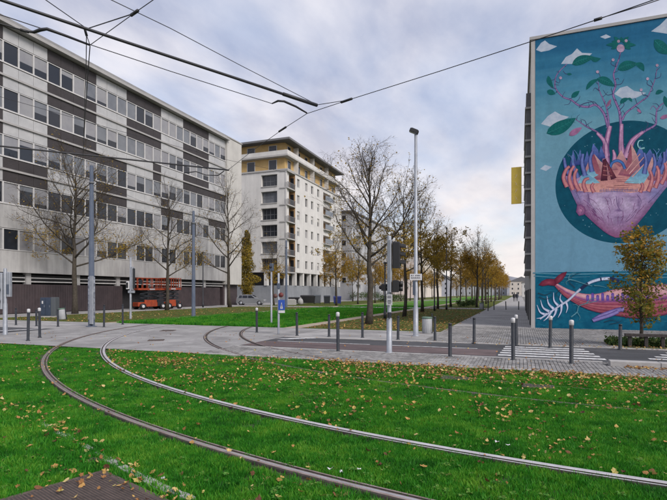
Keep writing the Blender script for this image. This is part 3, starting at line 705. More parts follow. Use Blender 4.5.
# ------------------------------------------------------------------ fallen leaves
M_fallen = attr_mat('fallen_leaf', [(0.0,(0.08,0.035,0.022)),(0.25,(0.19,0.08,0.038)),(0.5,(0.37,0.19,0.065)),(0.72,(0.52,0.34,0.11)),(0.88,(0.58,0.46,0.22)),(1.0,(0.34,0.29,0.05))], .7, .15)
def leaf_shape(rg, s):
    """lobed leaf, 10 rim points, cupped and twisted"""
    rim = [(0,-.60),(.20,-.42),(.40,-.34),(.38,-.05),(.42,.22),(.22,.36),(0,.66),(-.23,.34),(-.43,.20),(-.37,-.06),(-.39,-.34),(-.18,-.43)]
    cup = rg.uniform(-.3,1.3); tw = rg.uniform(-.3,.3)
    vs = [(0,0,0)] + [(x*s*rg.uniform(.65,1.2), y*s*rg.uniform(.8,1.15), s*(cup*(x*x+y*y)+tw*x*y+rg.uniform(-.05,.05))) for x, y in rim]
    n = len(rim); return vs, [(0,1+i,1+(i+1)%n) for i in range(n)]
rgl = np.random.default_rng(5); ra = random.Random(3)
cand = []
def leaf_pts(y0, y1, dens):
    x, y, Y = frustum_points(y0, y1, dens, .4); return np.stack([x,y,Y],1)
A = np.concatenate([leaf_pts(3.5,6,75), leaf_pts(6,9,110), leaf_pts(9,13,200), leaf_pts(13,21,110)])
x, y, Y = A.T; d, r = rail_dist(x, y)
de2 = np.min(np.hypot(x[:,None]-EDGE[None,:,0], y[:,None]-EDGE[None,:,1]), axis=1)
side = np.array([EDGE[np.argmin((EDGE[:,0]-a)**2+(EDGE[:,1]-b)**2)] for a, b in zip(x, y)])
left = y < side[:,1]
clus = np.array([0.5+0.5*math.sin(a*1.9+1.3*math.sin(b*1.4))*math.sin(b*2.3+a*.7) for a, b in zip(x, y)])
pb = np.where(r > 22.7, np.where(left, .42, .14), np.where(r > 21.1, .10, np.where(r > 18.1, .27+.14*(x > -3)+.3*(Y > 9.5), .30)))
pb = np.where((y > YL-1.5)&(x > -6), .30+.55*np.clip((y-(YL-1.5))/1.5,0,1)*np.clip((x+6)/5,0.25,1), pb)
pb = np.maximum(pb*(.15+1.7*clus**2), np.where(de2 < .22, .75, 0)); pb = np.maximum(pb, np.where((np.abs(r-21.0) < .14), .35, 0))
pb = np.where(y > YL, .012, pb)
keep = (rgl.random(len(x)) < pb) & (y < 21)
lv = np.stack([x[keep], y[keep], Y[keep]], 1)
# drifts: against the raised kerb, in the gutter, in the planting bed, along the lawn edge
def drift(n, x0, x1, y0, y1, sd=0): 
    xs = rgl.uniform(x0,x1,n); ys = rgl.uniform(y0,y1,n); return np.stack([xs, ys, depth(xs,ys)],1)
lv = np.concatenate([lv, drift(220,2.2,4.2,12.45,12.83), drift(320,2.6,5.6,R2-.35,18.6), drift(1100,-4.5,4.2,YL-.75,YL+.14), drift(700,-4.5,4.2,YL-1.9,YL-.6), drift(160,-6.5,-1,YL-.3,YL+.1), drift(90,-3.0,6,R2-.1,R2+.3)])
lv = lv[np.argsort(lv[:,2])]
variants = []
for k in range(10):
    rr = random.Random(k); vs, fs = leaf_shape(rr, 1.0); me = bpy.data.meshes.new('fallen_leaf'); me.from_pydata(vs, [], fs); me.materials.append(M_fallen)
    pk = [.08,.22,.36,.48,.58,.68,.78,.90,.5,.97][k]
    me.attributes.new('pick','FLOAT','FACE').data.foreach_set('value', [min(1,max(0,pk+rr.uniform(-.05,.05))) for _ in fs]); me.update(); variants.append(me)
V = []; Fc = []; PK = []
for i, (x, y, Y) in enumerate(lv):
    on_lawn = y < YL; s = .026+.042*ra.random()**1.5; z = (0.018 if on_lawn and not on_cover(np.array(x),np.array(y)) else .028)+ra.uniform(0,.012)
    if 12.83 < y < 13.13 and x > 1.95: z += .11
    rot = Matrix.Rotation(ra.uniform(0,6.283),3,'Z') @ Matrix.Rotation(ra.gauss(0,.45),3,'X') @ Matrix.Rotation(ra.gauss(0,.45),3,'Y')
    if i < 300:
        o = link('fallen_leaf', variants[ra.randrange(10)], None, (x,y,z)); o.rotation_euler = rot.to_euler(); o.scale = (s,s,s)
        tag(o, 'dry autumn leaf lying loose on the near lawn', 'fallen leaf', 'autumn leaves fallen on the near lawn')
    else:
        vs, fs = leaf_shape(ra, s); o = len(V); dry = ra.random()
        pk = min(1,max(0, ra.gauss(.52,.22) if y > YL-1.8 else ra.gauss(.60,.26)))
        V += [tuple(rot @ Vector(v) + Vector((x,y,z))) for v in vs]; Fc += [tuple(a+o for a in f) for f in fs]; PK += [pk]*len(fs)
# the verges beyond the crossing
for i in range(5200):
    x = ra.choice((ra.uniform(-9.8,-3.3), ra.uniform(-9.8,-3.0), ra.uniform(-33,-22.5), ra.uniform(-21,-11))); y = 21.7+34*ra.random()**1.5
    rot = Matrix.Rotation(ra.uniform(0,6.283),3,'Z') @ Matrix.Rotation(ra.gauss(0,.3),3,'X'); vs, fs = leaf_shape(ra, ra.uniform(.06,.11)); o = len(V)
    V += [tuple(rot @ Vector(v) + Vector((x,y,.035))) for v in vs]; Fc += [tuple(a+o for a in f) for f in fs]; PK += [min(1,max(0,ra.gauss(.45,.2)))]*len(fs)
me = bpy.data.meshes.new('leaf_litter'); me.from_pydata(V, [], Fc); me.materials.append(M_fallen)
me.attributes.new('pick','FLOAT','FACE').data.foreach_set('value', PK); me.update()
tag(link('leaf_litter', me), 'scattered brown and yellow leaves strewn over lawns and pavement', 'leaf litter', kind='stuff')
# a few scraps of white paper in the grass
M_paper = mat('crumpled_paper', (0.55,0.55,0.57), .8)
for (u, v, s, lab) in ((330,475,.055,'largest crumpled white paper scrap beside the near rail'),(341,477.5,.035,'smaller pale scrap right next to the largest paper scrap'),(359,474,.05,'pale paper scrap in the grass between the rails'),(163,484,.04,'white and pink scrap on the broken concrete edging'),(497,446,.05,'flat pale scrap in the lawn above the light rail'),(508,450,.06,'long pale scrap in the lawn, lower of the two on the right')):
    x, y = G(u, v); rr = random.Random(u); vs, fs = leaf_shape(rr, s*.9)
    vs = [(a, b, c+rr.uniform(0,.02)) for a, b, c in vs]
    me = bpy.data.meshes.new('paper_scrap'); me.from_pydata(vs, [], fs); me.materials.append(M_paper)
    tag(link('paper_scrap', me, None, (x,y,.04), rr.uniform(0,6)), lab, 'paper scrap')
# ------------------------------------------------------------------ long office building on the left
M_lconc = mat('painted_concrete', (0.37,0.365,0.37), .85, (0.46,0.455,0.455), .5, .15, 20, grime=.36)
M_frame = mat('window_frame', (0.52,0.51,0.51), .5, (0.44,0.44,0.445), 3)
M_brown = mat('brown_louvre', (0.034,0.029,0.031), .6, (0.046,0.040,0.042), 1.2)
M_lpan = mat('pale_enamel_panel', (0.34,0.345,0.355), .3, (0.43,0.43,0.435), .8, spec=.5)
M_dglass = mat('dark_glass', (0.018,0.021,0.028), .06, spec=.6)
M_bglass = mat('blind_and_reflection_glass', (0.12,0.13,0.15), .08, (0.17,0.18,0.20), .6, spec=.6)
M_cglass = mat('curtain_and_reflection_glass', (0.21,0.21,0.23), .10, (0.26,0.26,0.27), .8, spec=.6)
M_roofm = mat('roof_edge_metal', (0.30,0.295,0.295), .5, (0.36,0.35,0.345), 1)
M_hoard = mat('brown_hoarding', (0.040,0.030,0.034), .6, (0.062,0.046,0.050), 1.5)
M_dark = mat('dark_grey', (0.05,0.05,0.055), .8)  # even dark grey for recess walls, doors and a plant room
bx, by0, by1, CELL = -38.0, 17.7, 58.0, 1.3
ob = thing('office_building', 'long five storey office building with strip windows and brown louvre panels', 'building', (bx,by0,0))
LB = by1-by0
b = MB(); b.box(-14,-.16,0,LB,3.36,22.75); b.build('wall', M_lconc, ob)
# bands of concrete standing proud between the panel rows
for z0, z1 in ((3.36,5.08),(6.88,8.78)): MB().box(-.16,.0,0,LB,z0,z1).build('concrete_band', M_lconc, ob)
for z in (11.48,15.18,18.88): MB().box(-.16,.14,0,LB,z-.07,z+.09).build('ledge', M_roofm, ob)
for z in (8.80,12.50,16.20,19.90): MB().box(-.155,.05,0,LB,z-.05,z+.03).build('sill', M_frame, ob)
rf = MB().box(-14.4,.62,-.3,LB+.2,22.78,23.02).build('roof', M_roofm, ob)
MB().box(-14.2,.30,-.2,LB+.1,23.02,23.42).build('parapet', mat('parapet_sheet', (0.20,0.20,0.205), .6, (0.26,0.26,0.26), 1), rf)
MB().box(-8,-2.0,13.5,21.5,23.42,24.7).build('plant_room', M_lconc, rf)
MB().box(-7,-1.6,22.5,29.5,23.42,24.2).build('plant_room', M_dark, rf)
ncell = int(round(LB/CELL))
win_me = MB(); w0, w1, wz = .06, CELL-.06, 1.72
for x0, x1, a0, a1 in ((0,CELL,0,.06),(0,CELL,wz-.06,wz),(0,.06,.06,wz-.06),(CELL-.06,CELL,.06,wz-.06)): win_me.box(-.10,.03,x0,x1,a0,a1)
win_me = win_me.mesh('window', M_frame)
pane_me = {m.name: MB().box(-.08,-.045,.06,CELL-.06,.06,wz-.06).mesh('pane', m) for m in (M_dglass,M_bglass,M_cglass)}
def blind_pane(fr, mb):
    q = MB(); zz = .06+(wz-.12)*(1-fr); q.box(-.08,-.045,.06,CELL-.06,.06,zz,0); q.box(-.08,-.043,.062,CELL-.062,zz,wz-.06,1); return q.mesh('pane', [M_dglass, mb])
blind_me = [blind_pane(f, m) for f in (.25,.45,.62,.8) for m in (M_bglass,M_cglass)]
pan_me = {}
def panel(m, h, lou):
    k = (m.name, h)
    if k not in pan_me:
        q = MB(); q.bbox(-.12,.0,.012,CELL-.012,0,h,.008)
        if lou:
            n = int(h/.12)
            for i in range(n): q.box(-.0,.010,.014,CELL-.014,.02+i*h/n,.02+i*h/n+.10)
        pan_me[k] = q.mesh('panel', m)
    return pan_me[k]
rw = random.Random(12)
def dark_bay(i):
    y = by0+(i+.5)*CELL; return ((y-21.6) % 9.1) < 5.2
for i in range(ncell):
    y = i*CELL; db = dark_bay(i)
    for k in range(5):
        z = 5.08+3.7*k+.03
        o = link('window', win_me, ob, (0,y,z))
        q = rw.random(); top = k >= 2
        m = (M_dglass if q < (.22 if top else .72) else (M_bglass if q < .70 else M_cglass))  # upper rows get more pale panes, their colour imitating reflected sky
        link('pane', blind_me[rw.randrange(8)] if rw.random() < (.45 if top else .22) else pane_me[m.name], o)
    for k in (1,2,3):                       # spandrels above window row k
        z = 6.85+3.7*k+.03
        lo = db if k == 3 else (db if k == 2 and i % 14 > 5 else (not db))
        hi = db if k == 3 else (db if k == 2 and i % 14 > 5 else (not db and k == 1 and i < 22))
        link('panel', panel(M_brown if lo else M_lpan, .84, lo), ob, (0,y,z))
        link('panel', panel(M_brown if hi else M_lpan, .80, hi), ob, (0,y,z+1.02))
    link('panel', panel(M_brown if db else M_lpan, 1.0, db), ob, (0,y,21.70))
# ground floor: recess, columns, louvres, hoarding
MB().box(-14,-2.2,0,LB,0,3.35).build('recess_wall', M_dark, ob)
for i in range(9): MB().box(-.75,-.35,1.5+i*4.9,1.95+i*4.9,0,3.36).build('column', M_lconc, ob)
for z in (2.60,2.92): MB().box(-.62,-.45,0,LB,z,z+.10).build('louvre', M_frame, ob)
for z in (2.74,3.08): MB().box(-.60,-.50,0,LB,z,z+.12).build('louvre', M_black, ob)
hp = MB().bbox(-.30,-.22,.01,1.94,0.05,2.42,.01)
for i in range(8): hp.box(-.22,-.20,.06+i*.235,.18+i*.235,.08,2.38)
hp = hp.mesh('hoarding_panel', M_hoard)
for i in range(20):
    if 11 <= i <= 12: continue               # the open bay behind the lifts
    link('hoarding_panel', hp, ob, (0,i*1.95+.3,0))
MB().box(-.9,-.8,8.6,10.2,0,2.45).build('door', mat('grey_door', (0.10,0.10,0.11), .5), ob)
# blank end bay
te = thing('stair_tower', 'plain pale end wall closing the office building at its far end', 'building', (bx,by1+.02,0))
MB().box(-14,.25,0,3.75,2.9,23.25).build('wall', mat('pale_end_render', (0.44,0.43,0.415), .85, (0.50,0.49,0.47), .6, .1, 20, grime=.12), te)
MB().box(-14,-.4,.0,3.6,0,2.9).build('base_wall', M_hoard, te); MB().box(-14.1,.35,-.02,3.85,23.25,23.40).build('coping', M_roofm, te)

# ------------------------------------------------------------------ white apartment block
M_rend = mat('white_render', (0.55,0.54,0.53), .85, (0.63,0.62,0.605), .5, .1, 20, grime=.14)
M_ochre = mat('ochre_cladding', (0.40,0.265,0.10), .7, (0.48,0.33,0.14), .8)
M_wood2 = mat('timber_loggia', (0.34,0.20,0.10), .7, (0.42,0.27,0.14), 1.2)
M_greyb = mat('grey_base_render', (0.20,0.215,0.24), .8, (0.26,0.275,0.30), .5, grime=.15)
M_slab = mat('balcony_slab', (0.34,0.335,0.33), .8, (0.40,0.39,0.385), 1)
M_rail = mat('balcony_rail', (0.12,0.125,0.14), .5)
M_railg = mat('balcony_glass', (0.13,0.15,0.18), .12, spec=.6)
M_roofd = mat('roof_slate_grey', (0.14,0.14,0.15), .7)
ax, ay, AL, AW = -36.8, 74.8, 27.0, 16.0
ap = thing('apartment_block', 'nine storey white apartment block with ochre top floors and corner loggias', 'building', (ax,ay,0))
FH, Z0 = 2.88, 5.3; ZT = Z0+6*FH
MB().box(-AW,-.25,.25,AL,0,3.0).build('base_wall', M_greyb, ap)
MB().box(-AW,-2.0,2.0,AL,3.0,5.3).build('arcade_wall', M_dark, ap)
for yy in [.3+i*3.2 for i in range(9)]: MB().box(-.8,-.1,yy,yy+.5,3.0,5.3).build('arcade_pier', M_rend, ap)
for xx in (-4.2,-8.6,-12.6): MB().box(xx-.3,xx+.3,.1,.8,3.0,5.3).build('arcade_pier', M_rend, ap)
MB().box(-AW,-1.4,1.4,AL,Z0,ZT).build('core_wall', M_wood2, ap)
# outer walls with holes are assembled from piers and spandrels round each opening
def facade_wall(name, spans, zs, emit, m, parent):
    """spans: list of (a0,a1) openings along the face; zs: list of (z0,z1) openings; full grid of openings"""
    q = MB(); lo, hi = emit['range']; zl, zh = emit['z']; prev = lo
    for a0, a1 in spans + [(hi,hi)]:
        if a0 > prev: emit['box'](q, prev, a0, zl, zh)
        if a1 > a0:
            pz = zl
            for z0, z1 in zs + [(zh,zh)]:
                if z0 > pz: emit['box'](q, a0, a1, pz, z0)
                pz = z1
        prev = a1
    return q.build(name, m, parent)
zs = [(Z0+i*FH+.75, Z0+i*FH+2.25) for i in range(6)]
yc = [4.5,8.0,10.7,13.7,22.3]
spR = [(c-.55,c+.55) for c in yc[:4]] + [(16.3,20.4)] + [(yc[4]-.55,yc[4]+.55)]
def bxR(q,a,b_,c,d): q.box(-1.35,0,a,b_,c,d)
facade_wall('wall', spR, zs, dict(range=(3.2,AL), z=(Z0,ZT), box=bxR), M_rend, ap)
def bxL(q,a,b_,c,d): q.box(a,b_,0,1.35,c,d)
facade_wall('wall', [(-12.6,-11.7),(-10.9,-10.2),(-5.0,-1.9)], [(Z0+i*FH+.35, Z0+i*FH+2.35) for i in range(6)], dict(range=(-AW,-.35), z=(Z0,ZT), box=bxL), M_rend, ap)
fr_me = MB(); pn_me = MB()
for a in ((-.55,.55,0,.07),(-.55,.55,1.43,1.5),(-.55,-.48,.07,1.43),(.48,.55,.07,1.43),(-.03,.03,.07,1.43)): fr_me.box(-.06,.03,a[0]+.003,a[1]-.003,a[2]+.003,a[3]-.003)
fr_me = fr_me.mesh('window', M_frame)
pn = [MB().box(-.05,-.02,-.48,.48,.07,1.43).mesh('pane', m) for m in (M_dglass,M_bglass,M_cglass)]
M_shut = mat('rolled_shutter', (0.50,0.49,0.47), .7, (0.42,0.41,0.40), 2)
sh_me = MB().box(-.02,.04,-.47,.47,.85,1.42).mesh('shutter', M_shut)
for c in yc:
    for z0, z1 in zs:
        o = link('window', fr_me, ap, (-.22,c,z0)); link('pane', pn[rw.choice((0,0,0,1,2))], o)
        if rw.random() < .3: link('shutter', sh_me, o, (.045,0,0))
# loggias on the long face and the glazed loggias of the end face
lg = MB().box(-1.3,.55,-2.05,2.05,-.18,0).mesh('balcony_slab', M_slab); lr = MB()
lr.box(.49,.53,-2.02,2.02,.1,1.0); lr2 = lr.mesh('balustrade', M_railg)
for z0, z1 in zs:
    o = link('balcony_slab', lg, ap, (0,18.35,z0-.2)); link('balustrade', lr2, o)
    w = MB().box(-1.38,-1.34,-1.7,1.7,.15,1.6).build('window', M_dglass, ap, (0,18.35,z0-.1))
lw = MB(); 
for a in ((-1.5,1.5,0,.08),(-1.5,1.5,1.92,2.0),(-1.5,-1.42,.08,1.92),(1.42,1.5,.08,1.92),(-.04,.04,.08,1.92),(-.78,-.72,.08,1.92),(.72,.78,.08,1.92),(-1.42,1.42,.9,.97)): lw.box(a[0]+.003,a[1]-.003,-.03,.05,a[2],a[3])
lw = lw.mesh('window', M_rail); lp = [MB().box(-1.42,1.42,.0,.03,.08,1.92).mesh('pane', m) for m in (M_dglass,M_bglass,M_dglass)]
nw = MB()
for a in ((-.42,.42,0,.06),(-.42,.42,1.92,1.98),(-.42,-.36,.06,1.92),(.36,.42,.06,1.92)): nw.box(a[0],a[1],-.03,.05,a[2],a[3])
nw = nw.mesh('window', M_rail); npn = MB().box(-.36,.36,0,.03,.06,1.92).mesh('pane', mat('blue_glass',(0.05,0.075,0.12),.08,spec=.6))
for i in range(6):
    z = Z0+i*FH+.35
    o = link('window', lw, ap, (-3.45,.55,z)); link('pane', lp[i%3], o)
    o = link('window', nw, ap, (-12.15,.4,z)); link('pane', npn, o)
    MB().box(-5.0,-1.9,-.10,1.3,z-.14,z-.003).build('loggia_sill', M_slab, ap)
# the open corner: slabs with rails, timber behind
cs = MB().box(-.35,.12,-.1,3.1,-.2,0); cs.box(-1.4,-.35,-.1,1.4,-.2,0); cs.box(-1.4,0,1.4,3.19,-.2,-.002); cs = cs.mesh('balcony_slab', M_slab)
cr = MB(); cr.box(.06,.10,-.05,3.1,.85,.92)
for i in range(22): cr.box(.065,.095,-.03+i*.142,.0+i*.142,0,.86)
for i in range(3): cr.box(-.35+i*.15,-.32+i*.15,-.08,-.05,0,.86)
cr = cr.mesh('balustrade', M_rail)
for i in range(7):
    o = link('balcony_slab', cs, ap, (0,0,Z0+i*FH+.0))
    if i < 6:
        link('balustrade', cr, o)
        link('window', MB().box(-1.42,-1.36,1.7,2.9,.1,2.2).mesh('window', M_dglass), ap, (0,0,Z0+i*FH))
MB().box(-.35,-.12,-.06,.25,Z0,ZT).build('corner_post', M_rend, ap)
for i in range(6):
    MB().box(-1.36,-.02,3.13,3.195,Z0+i*FH+.02,Z0+i*FH+FH-.22).build('timber_panel', M_wood2, ap)
    MB().box(-.9,-.25,3.09,3.128,Z0+i*FH+.1,Z0+i*FH+2.15).build('window', M_dglass, ap)
    MB().box(-1.33,-1.29,16.32,20.38,Z0+i*FH+.78,Z0+i*FH+2.22).build('timber_panel', M_wood2, ap)
# ochre set-back storeys with terraces
MB().box(-AW,-.9,.9,AL-1.5,ZT+.25,ZT+5.0).build('ochre_wall', M_ochre, ap)
MB().box(-AW,.15,-.15,AL,ZT,ZT+.24).build('terrace_slab', M_slab, ap)
MB().box(-AW,.10,-.10,AL-.8,ZT+2.45,ZT+2.72).build('terrace_slab', M_slab, ap)
q = MB(); q.box(-AW,.0,-.05,.0,ZT+2.75,ZT+3.45); q.box(0,.05,-.05,AL-1,ZT+2.75,ZT+3.45); q.build('terrace_parapet', M_rend, ap)
for k in range(2):
    zz = ZT+.45+2.45*k
    for yy in (2.5,6.4,9.8,13.5,17.2,20.8,23.8): 
        o = MB().box(-.9,-.84,-.6,.6,0,1.75).build('window', M_frame, ap, (0,yy,zz)); MB().box(-.835,-.82,-.52,.52,.07,1.67).build('pane', M_dglass, o)
    for xx in (-3.2,-7.5,-11.6):
        o = MB().box(-.8,.8,.84,.9,0,1.75).build('window', M_frame, ap, (xx,0,zz)); MB().box(-.7,.7,.82,.835,.07,1.67).build('pane', M_dglass, o)
    for yy in (4.4,11.6,19.0): MB().box(-.92,.0,yy,yy+.12,zz-.2,zz+2.0).build('terrace_screen', M_rend, ap)
MB().box(-AW,.75,-.75,AL-.4,ZT+5.0,ZT+5.32).build('roof', M_roofd, ap)
MB().box(-10,-4,8,14,ZT+5.32,ZT+6.6).build('lift_housing', M_roofd, ap)

# ------------------------------------------------------------------ further blocks along the avenue
def block(name, label, x1, y0, W, Ln, floors, fh, m, cols, end_cols, roofm, ground=3.2, wm=(1.1,1.4), balc=False):
    t = thing(name, label, 'building', (x1,y0,0)); H = ground+floors*fh
    MB().box(-W,0,0,Ln,0,H).build('wall', m, t); MB().box(-W-.3,.3,-.3,Ln+.3,H,H+.35).build('roof', roofm, t)
    fw = MB().box(-.02,.05,-wm[0]/2,wm[0]/2,0,wm[1]).mesh('window', M_frame); pw = [MB().box(.05,.065,-wm[0]/2+.1,wm[0]/2-.1,.1,wm[1]-.1).mesh('pane', mm) for mm in (M_dglass,M_bglass,M_cglass)]
    sl = MB().box(0,.9,-1.5,1.5,-.2,-.05); sl.box(.82,.88,-1.5,1.5,-.05,.75); sl = sl.mesh('balcony', M_slab)
    for f in range(floors):
        for c in range(cols):
            p = (0, (c+.5)*Ln/cols, ground+f*fh+.8); o = link('window', fw, t, p); link('pane', pw[rw.choice((0,0,1,2))], o)
            if balc and c % 4 == 1: link('balcony', sl, t, (p[0],p[1],p[2]-.1))
        for c in range(end_cols):
            o = link('window', fw, t, (-(c+.5)*W/end_cols, 0, ground+f*fh+.8), -math.pi/2); link('pane', pw[rw.choice((0,0,1))], o)
    return t
M_pink = mat('rose_render', (0.40,0.34,0.33), .85, (0.46,0.40,0.385), .4); M_greyr = mat('grey_render', (0.33,0.34,0.37), .85, (0.40,0.41,0.44), .4)
M_cream = mat('cream_render', (0.52,0.47,0.42), .85, (0.60,0.55,0.50), .4)
block('far_apartments', 'grey apartment block with dark flat roof right behind the white one', -36.5, 108, 15, 34, 6, 2.9, M_greyr, 11, 4, M_roofd, balc=True)
block('far_apartments', 'rose coloured apartment block glimpsed through the orange avenue trees', -35.5, 146, 15, 38, 4, 2.9, M_pink, 12, 4, M_roofd, balc=True)
block('far_apartments', 'cream apartment block farthest along the left side of the avenue', -36.5, 188, 16, 60, 5, 2.9, M_cream, 16, 4, M_roofd)
block('far_apartments', 'low pale block beyond the mural building on the right of the walk', 1.6, 150, -14, 30, 3, 2.9, M_cream, 8, 0, M_roofd) if False else None
def rblock(label, x0, y0, W, Ln, H, m, name='walk_house'):
    t = thing(name, label, 'building', (x0,y0,0)); MB().box(0,W,0,Ln,0,H).build('wall', m, t)
    q = MB(); q.add([(-.3,-.3,H),(W+.3,-.3,H),(W+.3,Ln+.3,H),(-.3,Ln+.3,H),(W/2,-.3,H+W*.22),(W/2,Ln+.3,H+W*.22)], [(0,1,4),(2,3,5),(1,2,5,4),(3,0,4,5),(0,3,2,1)]); q.build('roof', M_roofd, t)
    for f in range(int(H/2.8)):
        for c in range(4):
            o = MB().box(-.45,.45,-.05,.02,0,1.3).build('window', M_frame, t, ((c+.5)*W/4,0,f*2.8+1)); MB().box(-.37,.37,-.062,-.05,.08,1.22).build('pane', M_dglass, o)
        for c in range(5):
            o = MB().box(-.05,.02,-.45,.45,0,1.3).build('window', M_frame, t, (0,(c+.5)*Ln/5,f*2.8+1)); MB().box(-.062,-.05,-.37,.37,.08,1.22).build('pane', M_dglass, o)
rblock('pale gabled house closing the far end of the walk', -6.0, 330, 14, 20, 9, M_cream)
rblock('grey gabled house left of the pale one at the far end', -24, 345, 16, 20, 11, M_greyr)
rblock('white gabled house right of the walk beyond the mural building', 0.95, 215, 10, 22, 6, M_rend)
rblock('long grey block across the far end behind the avenue trees', -75, 300, 38, 14, 10, M_greyr)
rblock('long grey low block across the far end, right behind the avenue trees', -36, 310, 20, 14, 6, M_greyr)
# wooded hill behind the town, distance haze mixed into its grey-blue colour
hb = MB(); rgh = np.random.default_rng(2); vs = []; nx, ny = 60, 14
for j in range(ny):
    for i in range(nx):
        X = -700+1500*i/(nx-1); Yy = 1300+600*j/(ny-1)
        e = math.exp(-((X+30)/150)**2)*52 + math.exp(-((X+420)/260)**2)*30 + math.exp(-((X-600)/240)**2)*40
        vs.append((X, Yy, -6+e*math.sin(math.pi*min(1,(j+.2)/(ny-1)*1.0))*(1+.06*rgh.normal())))
hb.add(vs, [(j*nx+i, j*nx+i+1, (j+1)*nx+i+1, (j+1)*nx+i) for j in range(ny-1) for i in range(nx-1)], smooth=True)
tag(hb.build('hill', mat('hazy_wooded_hill', (0.17,0.18,0.21), .95, (0.24,0.245,0.27), .03)), kind='structure')

# ------------------------------------------------------------------ mural building
MX, MY, MH = 0.55, 25.7, 14.0
mb = thing('mural_building', 'tall building whose blank end wall carries the teal street mural', 'building', (MX,MY,0))
# heights read from the picture: the wall top
M_side = mat('side_render', (0.40,0.39,0.385), .8, (0.47,0.46,0.45), .6, grime=.15)
MB().box(0,16,0.02,34,0,MH).build('wall', M_side, mb)
MB().box(-.10,16.1,-.06,34.1,MH,MH+.14).build('coping', M_roofm, mb)
MB().box(-.03,.16,-.012,.02,0,MH).build('corner_strip', M_slab, mb)
bay = MB().box(-.30,-.004,.35,8.0,-.045,.045).mesh('slab', M_slab); scr = MB().box(-.25,-.004,.45,7.85,.047,.756).mesh('screen', mat('dark_side_panel', (0.075,0.075,0.085), .6, (0.11,0.11,0.12), 2))
for k in range(11):
    z = 2.83+k*.803; link('slab', bay, mb, (0,0,z)); link('screen', scr, mb, (0,0,z))
for k in range(5): 
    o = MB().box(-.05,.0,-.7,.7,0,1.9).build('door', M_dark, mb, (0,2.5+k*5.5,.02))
# ------------------------------------------------------------------ the mural, painted on the end wall (flat coats, one over the other)
def MP(u, v):
    dx = (u-CX)/F_PX; Y = MY/(dx*SA+CA); X = dx*Y
    return (X*CA-Y*SA-MX, EYE+(HZ-v)*Y/F_PX)
coat = [0.022]
def paint_mat(name, col, col2=None, scale=2.0):
    k = .92; c2 = col2 or tuple(c*.55+.01 for c in col)
    return mat('mural_'+name, tuple(c*k for c in col), .75, tuple(c*k for c in c2), max(scale,2.0)*1.6,   .08, 25, spec=.1, contrast=(.38,.66), detail=8)
def nextcoat(d=.00014): coat[0] += d
def ngon(name, pts, m, par=None):
    nextcoat(); y = -coat[0]; P = [MP(*p) for p in pts]
    A = sum(P[i][0]*P[(i+1)%len(P)][1]-P[(i+1)%len(P)][0]*P[i][1] for i in range(len(P)))
    if A < 0: P = P[::-1]
    return MB().add([(x,y,z) for x, z in P], [tuple(range(len(P)))]).build(name, m, par or mural)
def strokes(name, lines, m, n=5):
    """brush strokes: each (points, width0, width1) in picture pixels, tapering"""
    b = MB(); nextcoat(.0003); y0 = -coat[0]+.00014
    for li, (pts, w0, w1) in enumerate(lines):
        y = y0-.00014*li/len(lines)
        S = smooth(pts, n) if len(pts) > 2 else [np.array(p, float) for p in pts]; k = len(S); vs = []
        for i, p in enumerate(S):
            d = S[min(i+1,k-1)]-S[max(i-1,0)]; d = d/(np.linalg.norm(d)+1e-9); nn = np.array((-d[1],d[0])); w = (w0+(w1-w0)*i/(k-1))/2
            for sg in (-1,1):
                x, z = MP(*(p+nn*w*sg)); vs.append((x,y,z))
        fs = []
        for i in range(k-1):
            f = (2*i,2*i+1,2*i+3,2*i+2); a, bb, c = [np.array(vs[j]) for j in f[:3]]
            if np.cross(bb-a, c-a)[1] > 0: f = f[::-1]
            fs.append(f)
        b.add(vs, fs)
    return b.build(name, m, mural)
def pigment_mat():
    m = bpy.data.materials.new('mural_pigment'); m.use_nodes = True; t = m.node_tree; n = t.nodes; b = n['Principled BSDF']
    a = n.new('ShaderNodeAttribute'); a.attribute_name = 'pigment'; g = n.new('ShaderNodeNewGeometry')
    x = n.new('ShaderNodeTexNoise'); x.inputs['Scale'].default_value = 7; x.inputs['Detail'].default_value = 6; x.inputs['Roughness'].default_value = .7; t.links.new(g.outputs['Position'], x.inputs['Vector'])
    r = n.new('ShaderNodeMapRange'); t.links.new(x.outputs[0], r.inputs[0]); r.inputs[1].default_value = .3; r.inputs[2].default_value = .7; r.inputs[3].default_value = .72; r.inputs[4].default_value = 1.18
    v = n.new('ShaderNodeVectorMath'); v.operation = 'SCALE'; t.links.new(a.outputs['Color'], v.inputs[0]); t.links.new(r.outputs[0], v.inputs['Scale'])
    t.links.new(v.outputs[0], b.inputs['Base Color']); b.inputs['Roughness'].default_value = .85; b.inputs['Specular IOR Level'].default_value = .12
    return m
M_pig = pigment_mat()
def pig_build(name, vs, fs, cols):
    fs2 = []
    for f in fs:
        a, b_, c = [np.array(vs[j]) for j in f[:3]]
        fs2.append(f[::-1] if np.cross(b_-a, c-a)[1] > 0 else f)
    me = bpy.data.meshes.new(name); me.from_pydata(vs, [], fs2); me.materials.append(M_pig)
    at = me.color_attributes.new('pigment', 'FLOAT_COLOR', 'POINT'); at.data.foreach_set('color', [x for c in cols for x in (*c, 1.0)])
    me.update(); return link(name, me, mural)
